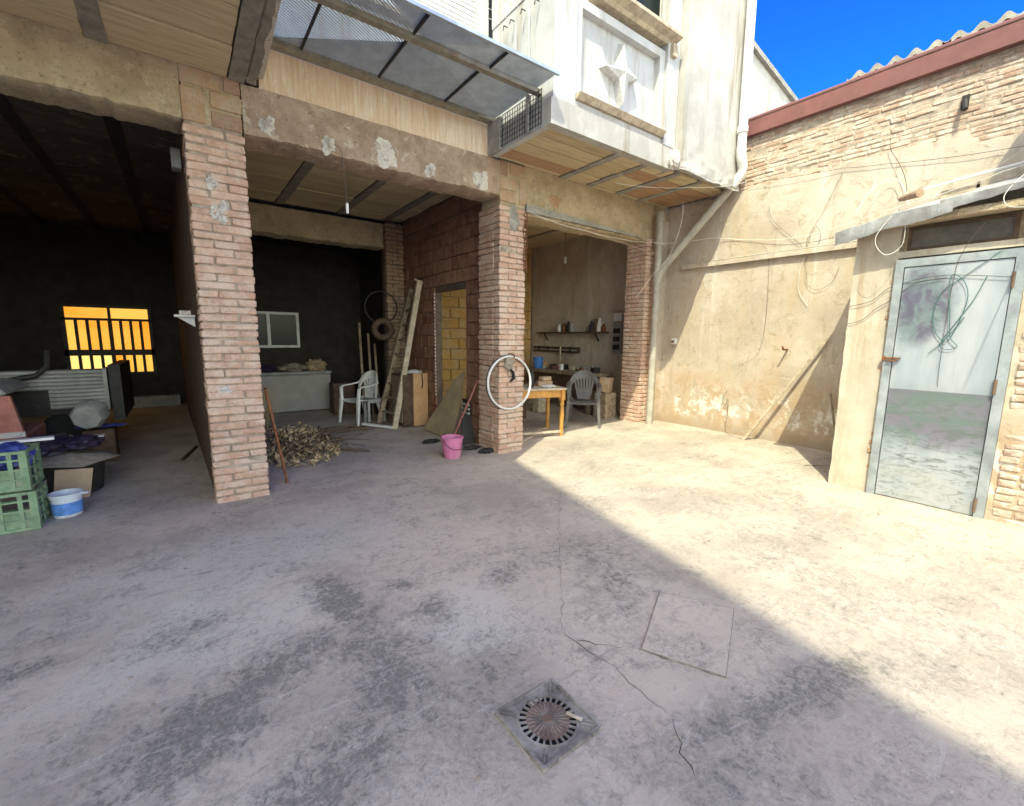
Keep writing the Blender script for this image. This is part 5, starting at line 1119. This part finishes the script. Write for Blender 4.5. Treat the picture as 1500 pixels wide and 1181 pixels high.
def drape(c, rx, ry, z, seed, sag):
    m = MB(); n = 18; vs = [(c[0], c[1], z+.03)]
    for k in (.35, .7, 1):
        for i in range(n):
            t_ = 2*math.pi*i/n; q_ = 1+.3*mnoise.noise(Vector((math.cos(t_)*1.5, math.sin(t_)*1.5, seed)))
            vs.append((c[0]+rx*k*q_*math.cos(t_), c[1]+ry*k*q_*math.sin(t_), z+.02*math.sin(5*t_+seed)*k-(sag*max(0, k-.6)/.4)))
    fs = [(0, 1+i, 1+(i+1) % n) for i in range(n)]+[(1+k*n+i, 1+(k+1)*n+i, 1+(k+1)*n+(i+1) % n, 1+k*n+(i+1) % n) for k in range(2) for i in range(n)]
    return m.add(vs, fs, True)
solo(drape((-.98, 5.75), .36, .36, .37, 4, .06), 'burlap_sack', 'sack', 'brown sack spread over the dark tub', 'sack')
solo(MB().blob((-1.08, 5.8, .46), (.24, .2, .09), 3, .4, 3, 41, .07), 'plastic_bag', 'bag_dark', 'dark purple bag heaped on the brown sack', 'bag', 'bags by the crates')
solo(MB().blob((-.84, 5.75, .47), (.14, .13, .07), 3, .45, 3, 43, .07), 'plastic_bag', 'bag_dark', 'small black bag lying at the edge of the brown sack', 'bag', 'bags by the crates')
solo(MB().bar((-.98, 6.1, .45), (-.72, 6.1, .46), .1, .012), 'white_tray', 'plastic_white', 'white tray lying behind the dark bags', 'tray')
solo(MB().blob((-.85, 7.0, .42), (.22, .1, .02), 3, .3, 3, 47), 'blue_sheet', 'bag_blue', 'crumpled blue sheet lying behind the bags', 'sheet')
solo(MB().box(-1.0, -.72, 6.9, 7.15, 0, .39), 'storage_box', 'wood_dark', 'dark wooden box holding the crumpled blue sheet', 'box', bevel=.01)
vh = thing('motor_cab', 'dusty red and grey vehicle cab at the left edge of the dark bay', 'vehicle', (-1.9, 6.5, 0))
body = [(-2.6, .16), (-1.33, .16), (-1.30, .5), (-1.33, .72), (-1.36, .86), (-1.42, .96), (-1.55, 1.0), (-2.6, 1.0)]
MB().prism([(-2.6, .16), (-1.31, .16), (-1.29, .52), (-2.6, .52)], 6.2, 7.0, lambda p, d: (p[0], d, p[1])).build('lower_body', 'dusty_red', vh, .02)
MB().prism([(-2.6, .90), (-1.42, .90), (-1.37, .92), (-1.42, .98), (-1.55, 1.02), (-2.6, 1.02)], 6.18, 7.02, lambda p, d: (p[0], d, p[1])).build('roof', 'dust_metal', vh, .015)
MB().prism([(-1.52, .52), (-1.30, .52), (-1.36, .90), (-1.50, .90), (-1.49, .80)], 6.2, 6.26, lambda p, d: (p[0], d, p[1])).build('window_post', 'dusty_red', vh)
MB().box(-2.6, -1.48, 6.24, 6.25, .52, .90).build('window', 'glass', vh); MB().box(-2.6, -1.29, 6.17, 6.2, .50, .55).build('trim_strip', 'gypsum', vh)
for x in (-1.55, -2.4): MB().lathe([(0, 0), (.17, 0), (.2, .03), (.2, .13), (.17, .16), (0, .16)], (x, 6.14, .2), 20, (0, 1, 0)).build('wheel', 'rubber', vh)
tl = thing('ribbed_trailer', 'grey ribbed-metal trailer bed in the dark left bay', 'trailer', (-1.5, 7.5, 0))
for i in range(10):
    z = .62+i*.045; xl = -1.28 if i < 5 else -2.6
    MB().prism([(7.25, z), (7.235, z+.012), (7.235, z+.03), (7.25, z+.042)], xl, -.80, lambda p, d: (d, p[0], p[1])).build('rib', 'dust_metal', tl)
MB().box(-2.6, -.80, 7.252, 7.28, .60, 1.08).build('side_panel', 'iron_dark', tl); MB().box(-.80, -.765, 7.22, 8.6, .58, 1.08).build('end_post', 'dust_metal', tl)
MB().box(-.75, -.64, 7.25, 8.6, .45, 1.12).build('tailgate', 'iron_dark', tl); MB().box(-2.6, -.80, 7.28, 8.6, .55, .60).build('bed', 'iron_dark', tl)
for x in (-1.15, -2.2): MB().lathe([(0, 0), (.24, 0), (.29, .04), (.29, .16), (.24, .2), (0, .2)], (x, 7.3, .29), 22, (0, 1, 0)).build('wheel', 'rubber', tl)
solo(MB().lathe([(0, 0), (.13, 0), (.16, .04), (.16, .2), (.12, .24), (0, .24)], (-.93, 6.75, .56), 8, (.2, 1, .2)), 'metal_drum', 'grey_paint', 'grey faceted drum resting in front of the trailer wheel', 'drum')
solo(MB().tube([(-2.2, 7.2, 1.0), (-1.7, 7.18, .95), (-1.35, 7.18, 1.02), (-1.25, 7.18, 1.12), (-1.24, 7.2, 1.3)], .03, 7), 'hose', 'iron_dark', 'black hose slung over the ribbed trailer', 'hose')
bk2 = thing('wall_bracket', 'white triangular bracket on the side wall behind the nearest pillar', 'bracket', (.1, 5.3, 1.6))
MB().prism([(.115, 1.57), (.115, 1.66), (-.02, 1.66)], 5.24, 5.27, lambda p, d: (p[0], d, p[1])).build('gusset', 'plastic_white', bk2); MB().box(-.04, .12, 5.2, 5.34, 1.66, 1.68).build('shelf_plate', 'plastic_white', bk2); MB().box(0, .09, 5.23, 5.31, 1.682, 1.72).build('box', 'gypsum', bk2)
solo(MB().box(.05, .125, 5.28, 5.42, 3.0, 3.17), 'electric_box', 'grey_paint', 'small grey electric box high on the dark side wall', 'box', bevel=.006)
solo(MB().bar((-.11, 6.45, .015), (.05, 7.15, .02), .03, .02), 'stick', 'wood_dark', 'dark stick lying on the floor of the left bay', 'stick')
solo(MB().box(-1.1, -.12, 11.75, 12.05, -.01, .22), 'concrete_step', 'concrete_grey', 'low pale step below the amber window', 'step', bevel=.01)
random.seed(9)
pb = MB()
for i in range(70):
    x = random.uniform(-.8, 5); y = random.uniform(.9, 5.2)
    if abs(x-1.045) < .2 and abs(y-1.15) < .2: continue
    s_ = random.uniform(.003, .010); pb.blob((x, y, fz(x)+s_*.5), (s_*1.3, s_, s_*.6), 1, .3, 2, i)
tag(pb.build('grit', 'mortar'), 'scattered grit on the concrete yard', 'grit', kind='stuff')
